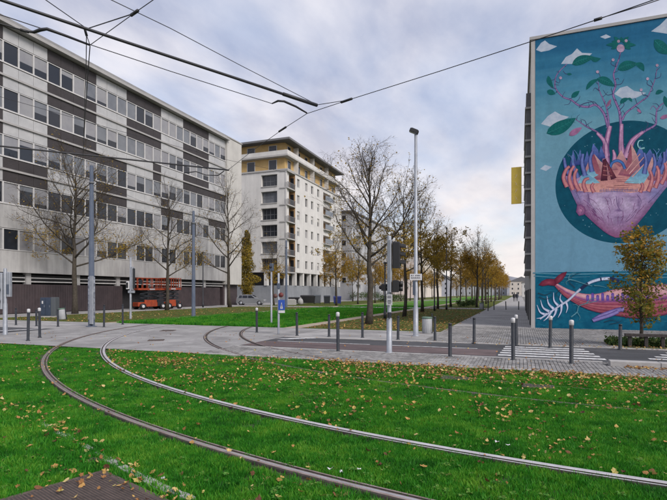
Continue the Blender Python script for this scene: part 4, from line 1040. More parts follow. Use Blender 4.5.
def gstroke(name, lines, ce, cc, n=5):
    """round-looking brush strokes: edge colour ce blends to centre colour cc"""
    for pts, w0, w1 in lines:
        nextcoat(); y = -coat[0]; S = smooth(pts, n) if len(pts) > 2 else [np.array(p, float) for p in pts]; k = len(S); vs = []; cols = []
        for i, p in enumerate(S):
            d = S[min(i+1,k-1)]-S[max(i-1,0)]; d = d/(np.linalg.norm(d)+1e-9); nn = np.array((-d[1],d[0])); w = (w0+(w1-w0)*i/(k-1))/2
            for o_, c_ in ((-1,ce),(-.25,cc),(.35,cc),(1,ce)):
                x, z = MP(*(p+nn*w*o_)); vs.append((x,y,z)); cols.append(c_)
        pig_build(name, vs, [(4*i+j,4*i+j+1,4*i+j+5,4*i+j+4) for i in range(k-1) for j in range(3)], cols)
def fan(name, pts, cc, cr, ctr=None):
    """blended shape: centre colour cc to rim colour(s) cr"""
    nextcoat(); y = -coat[0]; n = len(pts); cr = cr if isinstance(cr, list) else [cr]*n
    c = ctr or (sum(p[0] for p in pts)/n, sum(p[1] for p in pts)/n)
    vs = [(MP(*c)[0], y, MP(*c)[1])] + [(MP(*p)[0], y, MP(*p)[1]) for p in pts]
    return pig_build(name, vs, [(0,1+i,1+(i+1)%n) for i in range(n)], [cc]+[cr[i%len(cr)] for i in range(n)])
def ribbon(name, top, bot, rows, n=5, nr=12):
    """blended band between two curves; rows: list of (t, colour)"""
    nextcoat(); y = -coat[0]; A_ = smooth(top, n); B_ = smooth(bot, n)
    m_ = 60; A_ = [A_[int(round(i*(len(A_)-1)/m_))] for i in range(m_+1)]; B_ = [B_[int(round(i*(len(B_)-1)/m_))] for i in range(m_+1)]
    ts = [r[0] for r in rows]; cs_ = np.array([r[1] for r in rows]); vs = []; cols = []
    for i in range(m_+1):
        for j in range(nr+1):
            t_ = j/nr; p = A_[i]*(1-t_)+B_[i]*t_; x, z = MP(*p); vs.append((x,y,z)); cols.append(tuple(np.interp(t_, ts, cs_[:,k]) for k in range(3)))
    w = nr+1
    return pig_build(name, vs, [(i*w+j,i*w+j+1,(i+1)*w+j+1,(i+1)*w+j) for i in range(m_) for j in range(nr)], cols)
mural = tag(link('mural', None, mb), 'teal street mural: heart shaped head holding mountains, branches above, whale below')
# sky wash, graded as painted
m_sky = bpy.data.materials.new('mural_sky_wash'); m_sky.use_nodes = True; _t = m_sky.node_tree; _n = _t.nodes
_g = _n.new('ShaderNodeNewGeometry'); _s = _n.new('ShaderNodeSeparateXYZ'); _t.links.new(_g.outputs['Position'], _s.inputs[0])
_z = _n.new('ShaderNodeTexNoise'); _z.inputs['Scale'].default_value = 1.1; _z.inputs['Detail'].default_value = 4; _mp = _n.new('ShaderNodeMapping'); _mp.inputs['Scale'].default_value = (.15,.15,2.2)
_t.links.new(_g.outputs['Position'], _mp.inputs[0]); _t.links.new(_mp.outputs[0], _z.inputs['Vector'])
_a = _n.new('ShaderNodeMath'); _a.operation = 'MULTIPLY_ADD'; _t.links.new(_z.outputs[0], _a.inputs[0]); _a.inputs[1].default_value = 2.6; _t.links.new(_s.outputs[2], _a.inputs[2])
_r = _n.new('ShaderNodeMapRange'); _t.links.new(_a.outputs[0], _r.inputs[0]); _r.inputs[1].default_value = 3.0; _r.inputs[2].default_value = 15.3
_c = _n.new('ShaderNodeValToRGB'); _t.links.new(_r.outputs[0], _c.inputs[0]); _e = _c.color_ramp.elements
_e[0].position = 0; _e[0].color = (0.140,0.300,0.430,1); _e[1].position = 1; _e[1].color = (0.016,0.108,0.225,1)
for p, c in ((.45,(0.150,0.318,0.435)),(.62,(0.145,0.325,0.425)),(.70,(0.105,0.285,0.395)),(.80,(0.065,0.228,0.350)),(.88,(0.032,0.165,0.290))):
    q = _e.new(p); q.color = (*c,1)
_t.links.new(_c.outputs[0], _n['Principled BSDF'].inputs['Base Color']); _n['Principled BSDF'].inputs['Roughness'].default_value = .9; _n['Principled BSDF'].inputs['Specular IOR Level'].default_value = .1
worn(m_sky, .13, .9, (1,1,.12), .35, .65); worn(m_sky, .10, 4.0, (1,1,1), .4, .6, 2.0)
MB().add([(.16,-coat[0],0.0),(15.9,-coat[0],0.0),(15.9,-coat[0],MH-.02),(.16,-coat[0],MH-.02)], [(0,1,2,3)]).build('painted_sky', m_sky, mural)
nextcoat()
zs_ = EYE+(HZ-272)*.0474
m_sea = paint_mat('sea', (0.003,0.085,0.160), (0.008,0.135,0.225), .8)
MB().add([(.16,-coat[0],0.0),(15.9,-coat[0],0.0),(15.9,-coat[0],zs_),(.16,-coat[0],zs_)], [(0,1,2,3)]).build('painted_sea', m_sea, mural)
m_cl = paint_mat('cloud', (0.36,0.44,0.56), (0.48,0.54,0.63), 3)
for k, pts in enumerate(([(536,50),(541,43),(545,40.5),(549,44),(557,46.5),(549,50.5),(541,52)], [(561,64),(566,57),(572,54),(577,48.5),(582,53),(592,53.5),(586,59),(576,64)],
            [(541,124),(548,116),(555,111.5),(561,115),(569,117),(560,122),(551,127)], [(614,94),(620,88),(627,86),(634,91),(646,93),(636,98),(625,100)],
            [(651,31.5),(660,25),(667,18),(676,24),(684,31),(668,34)], [(540,169),(545,165),(552,167),(546,171)], [(600,37),(606,34.5),(611,37),(605,39)])):
    ngon('painted_cloud', pts, m_cl)
# disc
cx_, cz_ = 4.40-MX, 6.78; y = -coat[0]
MB().add([(cx_+2.80*math.cos(a), y, cz_+2.80*math.sin(a)) for a in np.linspace(0,2*math.pi,73)[:-1]], [tuple(range(72))]).build('painted_disc', paint_mat('disc', (0.002,0.060,0.105), (0.004,0.082,0.135), 1.0), mural)
nextcoat()
m_foam = paint_mat('foam', (0.10,0.30,0.42))
strokes('painted_waterline', [([(533,273),(570,274.2),(620,273.4),(680,274.5)],1.2,1.0),([(534,276),(560,277.5),(590,276.6)],.9,.3),([(600,277),(640,278.2),(672,277)],.3,.9)], m_foam)
b = MB(); rs_ = random.Random(4)
for i in range(70):
    a, r = rs_.uniform(0,6.283), 2.7*math.sqrt(rs_.random()); x, z = cx_+r*math.cos(a), cz_+r*math.sin(a); s = rs_.uniform(.012,.03)
    b.add([(x-s,-coat[0],z),(x,-coat[0],z-s),(x+s,-coat[0],z),(x,-coat[0],z+s)], [(0,1,2,3)])
b.build('painted_stars', paint_mat('star', (0.20,0.42,0.52)), mural)
strokes('painted_sea_strokes', [([(u,v),(u+du,v+dv_)],w,.2) for u,v,du,dv_,w in ((rs_.uniform(534,668),rs_.uniform(279,327),rs_.uniform(4,13),rs_.uniform(-1,1),rs_.uniform(.5,1.4)) for _ in range(60))], paint_mat('sea_light',(0.010,0.16,0.26)))
# branches
m_tw, m_tp, m_br = paint_mat('twig', (0.055,0.065,0.17)), paint_mat('trunk', (0.36,0.16,0.34), (0.22,0.09,0.26), 4), paint_mat('branch', (0.17,0.11,0.28), (0.10,0.08,0.22), 4)
main = [([(608,128),(604,114),(596,105),(588,107),(579,105.5),(571,100),(563,97),(556,89),(555,81),(558,73),(567,64)],2.6,.8),
        ([(609,126),(607,110),(603,99),(599.5,91),(598,82)],1.8,.6), ([(621,128),(619.5,112),(616,103),(613,94),(615.5,85),(613.5,75),(616,67),(619.5,57),(621,47)],2.8,.8),
        ([(622,120),(626,113),(635,106),(643,100),(648,96),(652,87),(655,79),(657,68)],2.0,.6), ([(636,137),(645,131),(655,125),(656,117),(657,110),(662,104),(670,100)],2.6,.8),
        ([(602,136),(595,131),(587,127),(581,123),(575,119)],2.0,.7), ([(657,110),(653,106),(650,110)],.9,.4)]
gstroke('painted_branch', [(p,w0*1.1,w1) for p,w0,w1 in main], (0.045,0.03,0.13), (0.26,0.16,0.34))
sid = [([(579,106),(586,103),(594,102),(598,106)],.9,.5), ([(556,89),(551,87),(549,83)],.8,.4), ([(571,100),(569,104),(564,105)],.7,.3), ([(555,81),(559,83),(560,79)],.7,.3), ([(563,71),(566,74),(571,73.5)],.7,.4),
       ([(613,94),(607,95),(603,90)],.8,.3), ([(615,85),(621,84),(624,79)],.8,.4), ([(599,91),(595,88),(593,91)],.7,.3), ([(616,67),(611,64),(612,60)],.7,.3), ([(598,82),(600,76),(597,72)],.7,.3),
       ([(635,106),(639,109),(641,113),(637,114)],.8,.4), ([(652,87),(647,84),(648,79)],.8,.4), ([(648,96),(643,95),(641,90)],.7,.4), ([(655,79),(660,77),(661,73)],.7,.3), ([(619,111),(624,105),(622,101)],.8,.4), ([(587,127),(585,121),(580,119)],.7,.3), ([(607,110),(611,106),(609,101)],.7,.4), ([(645,131),(648,124),(645,121)],.8,.3)]
rt_ = random.Random(17)
for p_, w0, w1 in main[:6]:
    S = smooth(p_, 4)
    for k in range(3, len(S)-1, 3):
        a_, b_ = S[k], S[k]+np.array((rt_.uniform(-7,7), rt_.uniform(-8,1))); c_ = (a_+b_)/2+np.array((rt_.uniform(-2,2), rt_.uniform(-2,2)))
        sid.append(([tuple(a_),tuple(c_),tuple(b_)],.7,.3))
strokes('painted_twigs', sid, m_tw)
gstroke('painted_trunk', [([(606,166),(605.5,150),(606.5,142),(610,126)],8.5,4.4), ([(623,164),(621.5,150),(621,143),(621.5,124)],7.5,3.8), ([(626,158),(630,146),(634,139),(643,132)],8.5,3.2), ([(607,156),(604.5,142),(597,133)],6,2.8), ([(614,166),(614.5,156),(613,150)],6,2.0)], (0.10,0.035,0.15), (0.50,0.28,0.44))
strokes('painted_bark_lines', [([(604.5,160),(604.5,146),(607.5,130)],.6,.3), ([(608.5,158),(608,146),(611,131)],.6,.3), ([(622.5,158),(621,146),(621.6,130)],.6,.3), ([(628,153),(632,143),(640,134)],.6,.3)], paint_mat('bark_shade', (0.10,0.04,0.16)))
# leaves
m_lf, m_lf2, m_lv = paint_mat('leaf', (0.004,0.095,0.105), (0.006,0.135,0.13), 5), paint_mat('leaf_rose', (0.36,0.16,0.32)), paint_mat('leaf_vein', (0.02,0.22,0.22))
def leafpoly(p, q, w, curl=0.0):
    p, q = np.array(p,float), np.array(q,float); d = q-p; n = np.array((-d[1],d[0]))/np.linalg.norm(d); out = []; ts = np.linspace(0,1,10)
    mid = lambda t: p+d*t+n*curl*4*t*(1-t)
    prof = lambda t: math.sin(math.pi*t**.8)**.85
    out = [tuple(mid(t)+n*w/2*prof(t)) for t in ts] + [tuple(mid(t)-n*w/2*prof(t)) for t in ts[::-1][1:-1]]
    return out, [tuple(mid(t)) for t in (0.05,.35,.65,.95)]
LV = [((572,64.5),(594,57),9,-1.2),((590,58),(601,58.5),5,1.5),((617.5,69.5),(638,64),9.5,-1.5),((636,63),(644,71.5),6,-1.5),((597,78.5),(614.5,86.5),8,-1.2),((586,90),(600,79),4.5,-2.2),((546.5,133.5),(576,118),12.5,1),((548,76),(553.5,88),5,1.2),((547,91),(555.5,94),5.5,0),((571.5,97.5),(579.5,91),5,0),((620,103.5),(629,98.5),4.5,-1),((628,98),(632,102),2.6,-.6),((654,40),(672,54),11.5,1.5),((655.5,94),(663.5,91.5),4.2,-1),((664,96),(671,110),5,1),((567,74),(572,74.5),2.2,0)]
nextcoat(); b_v = []
for k, (p, q, w, c) in enumerate(LV):
    po, mid = leafpoly(p, q, w, c); ngon('painted_leaf', po, m_lf)
    if w > 6:
        b_v.append((mid,.6,.2))
        for t in np.linspace(.18,.85,7):
            a = np.array(p)+(np.array(q)-np.array(p))*t; dd = (np.array(q)-np.array(p)); dd = dd/np.linalg.norm(dd); nn = np.array((-dd[1],dd[0]))
            for sg in (-1,1): b_v.append(([tuple(a),tuple(a+dd*w*.18+nn*sg*w*.34)],.35,.15))
for p, q, w in (((569,135.5),(582,127.5),6),((607,107),(611,99),3.2),((637,109),(641,113),2.6),((660,118.5),(670,115),4)): ngon('painted_leaf', leafpoly(p,q,w)[0], m_lf2)
for a in range(9):                                        # the green flower at the top
    an = math.radians(-205+a*29); p = (621+3.0*math.cos(an), 44.5+2.2*math.sin(an)); q = (621+(15 if a % 2 else 11)*math.cos(an), 43.5+(8.5 if a % 2 else 6.5)*math.sin(an)+abs(a-4)*.7)
    ngon('painted_petal', leafpoly(p,q,4.0)[0], m_lf)
nextcoat(); strokes('painted_veins', b_v, m_lv)
def dot(name, u, v, r, m, n=14): return ngon(name, [(u+r*math.cos(a), v+r*math.sin(a)) for a in np.linspace(0,6.283,n+1)[:-1]], m)
m_bud = paint_mat('bud', (0.50,0.36,0.52)); dot('painted_bud', 620.5, 48.5, 4.0, m_bud)
for u, v in ((618.5,41.5),(626,41),(613,60),(597.5,72),(647.5,79),(657,65.5),(560.5,78),(641,90)): dot('painted_bud', u, v, 1.5, m_bud, 10)
# heart shaped head: pigments blended over a fine grid
OUT = [(174,563,676),(183,566.5,670),(192,571,662.5),(199,574,657),(207,578,651),(213,583,646.5),(219,589.5,641.5),(225,596,636.5),(231,603,631),(235,609,627),(237.6,615,620)]
ov, ol, orr = [np.array(c_, float) for c_ in zip(*OUT)]
gs = lambda u, v, cu, cv, su, sv: math.exp(-((u-cu)/su)**2-((v-cv)/sv)**2)
def face_col(u, v, a):
    lo = 237.6-abs(u-617)**1.55*.105
    c = np.array((0.36,0.25,0.43)); li = np.array((0.54,0.44,0.62)); dk = np.array((0.085,0.035,0.15)); mg = np.array((0.21,0.05,0.14)); bl = np.array((0.19,0.22,0.46))
    L_ = min(1, .9*gs(u,v,600,203,9,10)+.7*gs(u,v,627,203,7,8)+.5*gs(u,v,614,198,3,9)); c = c+(li-c)*L_
    B_ = min(1, .9*gs(u,v,656,194,10,9)+.7*gs(u,v,576,196,6,9)); c = c+(bl-c)*B_*.8
    m_ = min(1, max(0, 1-(lo-v)/17.0))*min(1,max(0,(v-196)/12)); c = c+(mg-c)*m_*.85
    e_ = .5*gs(u,v,605,197.2,6,1.4)+.45*gs(u,v,631,196.6,6,1.4)+.35*gs(u,v,605,201,5,2)+.35*gs(u,v,631,200.5,5,2)+.55*gs(u,v,618.5,204,1.3,6)+.7*gs(u,v,618,210.5,4,1.1)+.5*gs(u,v,619,217.5,6,1.2)+.4*gs(u,v,620,222,5,2.2)+.55*gs(u,v,638.5,203,1.4,8)+.6*gs(u,v,588,200,1.6,10)+.5*gs(u,v,594,212,2,5)+.45*gs(u,v,646,192,8,1.2)+.5*gs(u,v,581,192,7,1.3)
    c = c+(dk-c)*min(.9,e_)
    ed = max(0,1-min(a,1-a)*9); c = c+(dk-c)*ed*.45
    h_ = .5+.5*math.sin(u*2.3+1.4*math.sin(v*.9)+v*.35); k_ = .5+.5*math.sin(v*2.1+u*.8+2*math.sin(u*.5)); return tuple(c*(.90+.10*h_*k_+.04*k_))
nextcoat(); y = -coat[0]; vs = []; cols = []; NU, NV = 84, 60
for j in range(NV+1):
    v = 176+(237.6-176)*j/NV; l_, r_ = np.interp(v, ov, ol), np.interp(v, ov, orr)
    for i in range(NU+1):
        u = l_+(r_-l_)*i/NU; x, z = MP(u, v); vs.append((x,y,z)); cols.append(face_col(u, v, i/NU))
pig_build('painted_head', vs, [(j*(NU+1)+i,j*(NU+1)+i+1,(j+1)*(NU+1)+i+1,(j+1)*(NU+1)+i) for j in range(NV) for i in range(NU)], cols)
fan('painted_ear', [(577,205),(581,204.5),(584.5,207),(586,211),(583.5,215),(579,216),(576,212)], (0.44,0.20,0.34), (0.14,0.05,0.16))
m_line = paint_mat('face_line', (0.09,0.045,0.17))
strokes('painted_face_lines', [([(616,196),(617,204),(620,210),(622,211)],.5,.25), ([(580,208),(582.5,210.5),(581,213.5)],.6,.3), ([(588,194),(590,203),(596,213)],.5,.2), ([(637,195),(641,201),(639,209)],.5,.2), ([(626,222),(633,216),(637,209)],.5,.2), ([(570,184),(577,194),(581,203)],.5,.2), ([(648,203),(656,195),(664,186)],.5,.2)], m_line)
rv_ = random.Random(6); vn = []
for k in range(34):
    a_ = rv_.uniform(.08,.92); v0 = rv_.uniform(196,218); l_, r_ = np.interp(v0, ov, ol), np.interp(v0, ov, orr); u0 = l_+(r_-l_)*a_; P_ = [(u0,v0)]
    for q_ in range(3):
        u0 += (616-u0)*.10+rv_.uniform(-1.6,1.6); v0 += rv_.uniform(2,4.2); P_.append((u0,v0))
    if v0 < 236-abs(u0-617)**1.55*.105: vn.append((P_,.55,.12))
strokes('painted_veins_of_head', vn, paint_mat('vein', (0.20,0.06,0.20)))
# the landscape in the open head
m_mtd, m_blu = paint_mat('peak_dark', (0.28,0.09,0.14)), paint_mat('peak_blue', (0.06,0.10,0.34), (0.10,0.16,0.42), 5)
RO, DK, BLU, NV_, ICE, SAL = (0.56,0.33,0.32), (0.22,0.06,0.11), (0.10,0.16,0.42), (0.02,0.035,0.17), (0.24,0.46,0.56), (0.62,0.31,0.27)
def peak(pts, top, base, ctr=None, name='painted_peak'):
    vm = min(p[1] for p in pts); vx = max(p[1] for p in pts); A0, B0 = np.array(top), np.array(base)
    cr = [tuple(A0+(B0-A0)*((p[1]-vm)/(vx-vm))) for p in pts]; fan(name, pts, tuple(A0*.55+B0*.45), cr, ctr)
peak([(576,190),(582,178),(594,170),(608,164),(622,163),(636,166),(648,175),(655,187),(646,191),(630,193),(615,191),(600,192.5),(586,192)], (0.40,0.17,0.19), SAL, (615,182), 'painted_land')
for pts in ([(588,164),(593,143.5),(598,150),(601,162)],[(597,160),(601,146),(605.5,158)],[(634,160),(640,146),(645,156),(650,149),(656,162),(650,170),(638,168)],[(654,172),(660,153),(667,172)],[(569,168),(573,150),(577,164)],[(575,166),(580,149.5),(584,164)],[(582,168),(587,151),(592,168)],[(660,164),(668,145),(676,168)]): peak(pts, BLU, NV_)
for pts in ([(581,179),(589,160),(594,154),(600,161),(606,166),(612,175),(600,180)],[(618,175),(627,160),(631,144),(635,151),(638,158),(640,168),(631,177)],[(607,171),(612.5,160),(618,170)],[(645,174),(652,157),(660,173),(655,181),(648,180)],[(658,174),(668,159),(678,175),(668,183)],[(614,163),(621,150),(626.5,161),(620,167)]): peak(pts, RO, DK)
for pts in ([(578,183),(584,170),(592,176),(600,183),(588,184)],[(624,183),(635,172),(645,163),(649,175),(643,184)],[(586,173),(591.5,164),(600,174),(593,178)]): peak(pts, (0.05,0.17,0.36), ICE)
for pts in ([(589,160),(594,154),(599,167),(602,176),(596,174)],[(627,160),(631,144),(632,160),(628.5,174),(623,174)]): peak(pts, DK, (0.34,0.12,0.15))
gstroke('painted_terrace', [([(626,171),(633,162),(640,154)],1.6,1.0), ([(629,174),(637,165),(644,157)],1.6,1.0), ([(632,177),(641,167.5),(647,161)],1.6,1.0)], (0.20,0.05,0.10), (0.60,0.34,0.32))
strokes('painted_ground_lines', [([(600+8*k%34,177+k*2.0),(612+8*k%30,177.8+k*2.0),(624+5*k%20,177.2+k*2.0)],.5,.2) for k in range(7)], m_mtd)
gstroke('painted_arch', [([(609.5,169),(612,163),(617,160.8),(622,163),(625,169)],3.0,3.0)], (0.012,0.03,0.13), (0.06,0.16,0.42))
strokes('painted_moon', [([(643,140.5),(639,141),(637.6,145),(640,148.6),(644.5,148)],.8,1.6)], paint_mat('moon', (0.30,0.62,0.68)))
fan('painted_ladder', [(600.5,181),(603,160),(606,158.5),(607.5,180.5)], (0.16,0.04,0.06), (0.05,0.012,0.03))
fan('painted_ladder', [(605.5,159),(608,163),(616.5,178),(611,180)], (0.20,0.05,0.07), (0.06,0.015,0.035))
strokes('painted_rungs', [([(603,166),(607.5,167)],.8,.8), ([(603,170.5),(610,171.5)],.8,.8), ([(602.5,175),(612,176)],.8,.8)], paint_mat('rung', (0.42,0.16,0.17)))
# fingers holding the rim
gstroke('painted_coral_finger', [([(572,180),(566,168),(564,158)],5,2.6), ([(578,178),(573,164),(573,155)],5,2.6), ([(585,176),(582,163),(583,154)],5,2.6), ([(592,172),(590,160),(593,150)],5,2.4), ([(652,176),(655,164),(653,154)],5,2.6), ([(660,174),(664,162),(664,152)],5,2.6), ([(644,174),(646,162),(644,153)],5,2.4), ([(668,172),(674,160),(676,152)],5,2.6)], (0.02,0.03,0.14), (0.13,0.17,0.42))
FG = [([(567,187),(563.5,178),(566,170),(569.5,166.5)],4.2,2.8), ([(573,190),(569.5,180),(570.5,172),(574,166)],4.2,2.8), ([(579,191),(575,182),(574.5,175),(577,169)],4.2,2.8), ([(586,192),(583.5,185),(585,180),(589,178.5)],4.0,2.6), ([(594,192.5),(591.5,187),(593.5,183)],3.4,2.4),
      ([(648,191.5),(651,184),(652,177),(650,171)],4.2,2.8), ([(655,188),(658,180),(658.5,172),(656.5,166)],4.2,2.8), ([(661,184),(665,176),(666,168),(664.5,163)],4.2,2.8), ([(668,180),(672,172),(673,164)],4.2,2.8), ([(640,192.5),(642.5,187),(641.5,183)],3.6,2.4)]
gstroke('painted_finger', [(f,a_*1.12,b_) for f,a_,b_ in FG], (0.17,0.03,0.09), (0.52,0.21,0.22))
strokes('painted_coral', [([(573,163),(571,157),(567,154)],1.2,.5), ([(571,158),(573,153)],1.0,.4), ([(579,160),(577,154),(574,150)],1.2,.5), ([(578,156),(581,151)],1.0,.4), ([(657,160),(656,153),(653,149)],1.2,.5), ([(656,155),(660,149)],1.0,.4), ([(658,158),(662,152)],1.0,.4)], paint_mat('coral', (0.09,0.22,0.46)))
strokes('painted_rim_grass', [([(600+i*1.6,191.8),(600.4+i*1.6,189.2-(i%3)*.5)],.7,.2) for i in range(24)], m_blu)
# whale
m_ink = paint_mat('ink', (0.015,0.03,0.10))
wt = [(552,281),(560,285),(569,289.5),(583,293.5),(598,293.5),(616,288.8),(637,286.4),(655,284.8),(676,284)]; wb = [(553,284),(559,291),(566,297.5),(579,305.5),(594,311.5),(616,315.7),(637,318.4),(655,317),(676,312)]
ribbon('painted_whale', wt, wb, [(0,(0.20,0.06,0.13)),(.06,(0.56,0.29,0.33)),(.22,(0.60,0.36,0.38)),(.36,(0.42,0.17,0.27)),(.46,(0.16,0.05,0.20)),(.52,(0.40,0.12,0.16)),(.58,(0.20,0.03,0.08)),(.65,(0.44,0.15,0.18)),(.71,(0.19,0.03,0.07)),(.78,(0.40,0.12,0.15)),(.84,(0.17,0.025,0.06)),(.91,(0.34,0.09,0.12)),(1,(0.10,0.012,0.05))], nr=26)
fan('painted_tail', [(538.5,285),(542,281),(546.5,279),(551,278.8),(554.5,279.2),(557,282.5),(555,286),(548,285.2),(543,286.2)], (0.27,0.05,0.085), (0.11,0.012,0.035))
fan('painted_tail', [(554,279.6),(558,275.5),(562,273),(567,271.5),(565.5,275.5),(562.5,280),(558,283.5),(555.5,285)], (0.27,0.05,0.085), (0.11,0.012,0.035))
for k in range(13):
    u = 586+k*5.0; h = 7.0 if k % 2 else 5.0; base = 300.6-max(0,(u-610))*.02; fan('painted_mark', [(u,base-h),(u+1.5,base-h-.9),(u+2.9,base-h),(u+3.0,base),(u+.2,base+.2)], (0.20,0.12,0.46), (0.09,0.05,0.26))
gstroke('painted_fin', [([(592.5,320.4),(600,315.8),(609,312.6),(617,310.2),(624,309)],3.2,5.0), ([(593,320.6),(601,318),(610,315),(618,311.5)],3.6,4.2)], (0.055,0.035,0.18), (0.24,0.20,0.46))
# striped stem with pale feather leaves
stem = [(540,319),(552,311),(560,305.5),(568,300.5),(576,293),(583,287),(590,282.5),(598,279.8),(606,278.6),(613,279),(619,281.5)]
gstroke('painted_stem', [(stem,1.6,3.6)], (0.17,0.22,0.42), (0.56,0.61,0.74))
strokes('painted_stem_bands', [([(580.5,289.2),(584.5,285.9),(588,283.6)],3.2,3.3), ([(609.5,278.6),(613,279),(619,281.5)],3.4,3.5), ([(600,279.3),(601.5,279.1)],3.3,3.3)], m_ink)
fe = [([(545,314.5),(540,312),(537,305)],2.4,.4), ([(549,311.5),(543,307.5),(540.5,300)],2.6,.4), ([(553.5,308.8),(548.5,303.5),(547,296)],2.6,.4), ([(558,305.5),(554,300.5),(553.5,292.5)],2.4,.4), ([(562.5,303),(560,299),(561,294)],2.0,.4),
      ([(547,313.5),(542,317.5),(536.5,318.5)],2.2,.4), ([(551.5,311),(548,317),(543.5,321)],2.6,.4), ([(556.5,308.5),(554.5,315),(550,320)],2.6,.4), ([(561.5,305),(561,311.5),(558,317.5)],2.4,.4), ([(566,302),(567.5,307.5),(566,313)],2.2,.4)]
gstroke('painted_feather', [(p,w*1.15,e) for p,w,e in fe], (0.17,0.22,0.44), (0.58,0.62,0.76))
m_wd = paint_mat('weed', (0.02,0.06,0.10)); m_wl = paint_mat('weed_pale', (0.10,0.28,0.36))
strokes('painted_weed', [([(538,293),(545,295),(552,292)],1.0,.3), ([(539,297),(546,299),(552,297)],.9,.3), ([(604,322),(612,320),(618,322)],.9,.3), ([(610,324),(618,322.5),(622,320)],.8,.3), ([(641,322),(650,320),(660,323)],1,.3), ([(575,288),(569,281),(574,275),(581,273)],.9,.3), ([(560,290),(556,294),(560,298)],.8,.3)], m_wd)
strokes('painted_weed_pale', [([(571,317),(577,312),(579,306),(588,303),(597,301)],1.2,.5), ([(579,307),(576,304.5),(573,305)],.8,.3), ([(577,312),(580,317),(579,320)],.8,.3), ([(586,303.5),(590,299.5),(597,298)],.9,.3), ([(568,279),(576,281),(585,284),(592,286)],1.2,.5), ([(568,278),(571,274),(576,272.5)],.9,.3), ([(570,279.5),(566,282),(567,285)],.8,.3), ([(594,285.5),(600,286),(606,287.5)],1.0,.3)], m_wl)
coat_end = coat[0]
# yellow hanging sign on the side wall, with its worn vertical lettering
fx = 0.0
sg = thing('banner_sign', 'yellow vertical hanging sign with faint lettering on the side of the mural building', 'sign', (MX-.26, MY+.40, 0))
M_yel = mat('yellow_sign', (0.42,0.30,0.035), .55, (0.50,0.37,0.05), 3); M_yel2 = mat('sign_letters', (0.50,0.38,0.20), .6)
MB().bbox(-.68,-.20,-.03,.03,6.15,7.98,.008).build('board', M_yel, sg)
for z in (6.18,7.05,7.95): MB().bar((-.20,0,z),(.02,0,z),.02,.02).build('bracket', M_rail, sg)
q = MB()
for k, z in enumerate((7.52,7.16,6.80,6.44)):            # weathered strokes, too faint to read
    sg_ = -1 if k % 2 else 1
    q.bar((-.50,-.033,z-.09*sg_),(-.40,-.033,z+.10*sg_),.004,.022,up=(1,0,0)); q.bar((-.48,-.0338,z+.08*sg_),(-.42,-.0338,z-.02*sg_),.004,.018,up=(1,0,0))
q.build('lettering', M_yel2, sg)
# ------------------------------------------------------------------ bollards
def bollard(u, v, h, white, label, r=.048):
    x, y = G(u, v); t = thing('bollard', label, 'bollard', (x,y,.01), 0, 'bollards along the crossing')
    rr = random.Random(int(u*7)); t.rotation_euler = (rr.gauss(0,.012), rr.gauss(0,.012), rr.uniform(0,6))
    MB().lathe([(r*1.5,-.02),(r*1.5,.012),(r,.02),(r,h-.12 if white else h-.06)], 14).build('post', M_anthr, t)
    if white: MB().lathe([(r*.98,h-.119),(r*1.12,h-.115),(r*1.14,h-.02),(r*.95,h),(0.002,h+.012)], 14).build('cap', M_whitep, t)
    else:
        MB().lathe([(r*.92,h-.06),(r*.92,h-.045),(r*1.02,h-.04),(r*1.02,h-.012),(r*.8,h),(.002,h+.006)], 14).build('cap', M_anthr, t)
BOL = [(16,325.2,.9,0,'plain bollard right of the leftmost signal post, before the brown hoarding'),
 (28,341,1.12,1,'white tipped bollard nearest the left edge of the lawn'),(36.5,326.3,.86,0,'plain bollard behind the two white tipped ones on the left'),
 (39.8,337.8,1.12,1,'white tipped bollard beside the left road, right hand of the pair'),(58,326.8,.88,0,'plain bollard in front of the blue cabinet'),
 (104,327.2,1.1,0,'bollard just right of the tall left pole'),(122.7,324.6,1.08,0,'bollard left of the signal post before the lifts'),
 (256.8,332.6,1.05,1,'lone white tipped bollard left of the blue pedestrian sign'),(297,335.8,.92,0,'bollard just right of the blue pedestrian sign'),
 (329,336.9,.86,0,'plain bollard behind the white tipped one in the middle'),(338,351.8,1.13,1,'white tipped bollard on the near pavement left of the traffic light'),
 (362.5,337.8,.96,0,'bollard in line with the big bare tree trunk'),(398,339.8,.86,0,'bollard right behind the traffic light post'),
 (435,341.2,.86,0,'bollard just right of the grey litter bin'),(450,357.2,.89,0,'dark bollard on the near pavement between traffic light and zebra crossing'),
 (474,343.8,.86,0,'bollard left of the zebra crossing on the far side'),(513.2,360.6,1.06,1,'white tipped bollard at the near left end of the zebra crossing'),
 (516.3,345.6,.98,1,'white tipped bollard on the far side, hidden half behind a nearer one'),(550,348.3,.98,1,'white tipped bollard at the far end of the zebra crossing'),
 (571.3,364.2,1.04,1,'white tipped bollard at the near right end of the zebra crossing'),(620,349.8,.76,0,'low thin bollard left of the young tree before the mural'),
 (494,310,.85,0,'far bollard left across the walk, left of three'),(506,309.8,.85,0,'far bollard in the middle of the walk'),(518.6,309.8,.85,0,'far bollard right of the walk near the mural corner'),
 (488,311,.85,0,'far bollard beside the last verge of the walk')]
for a in BOL: bollard(*a)

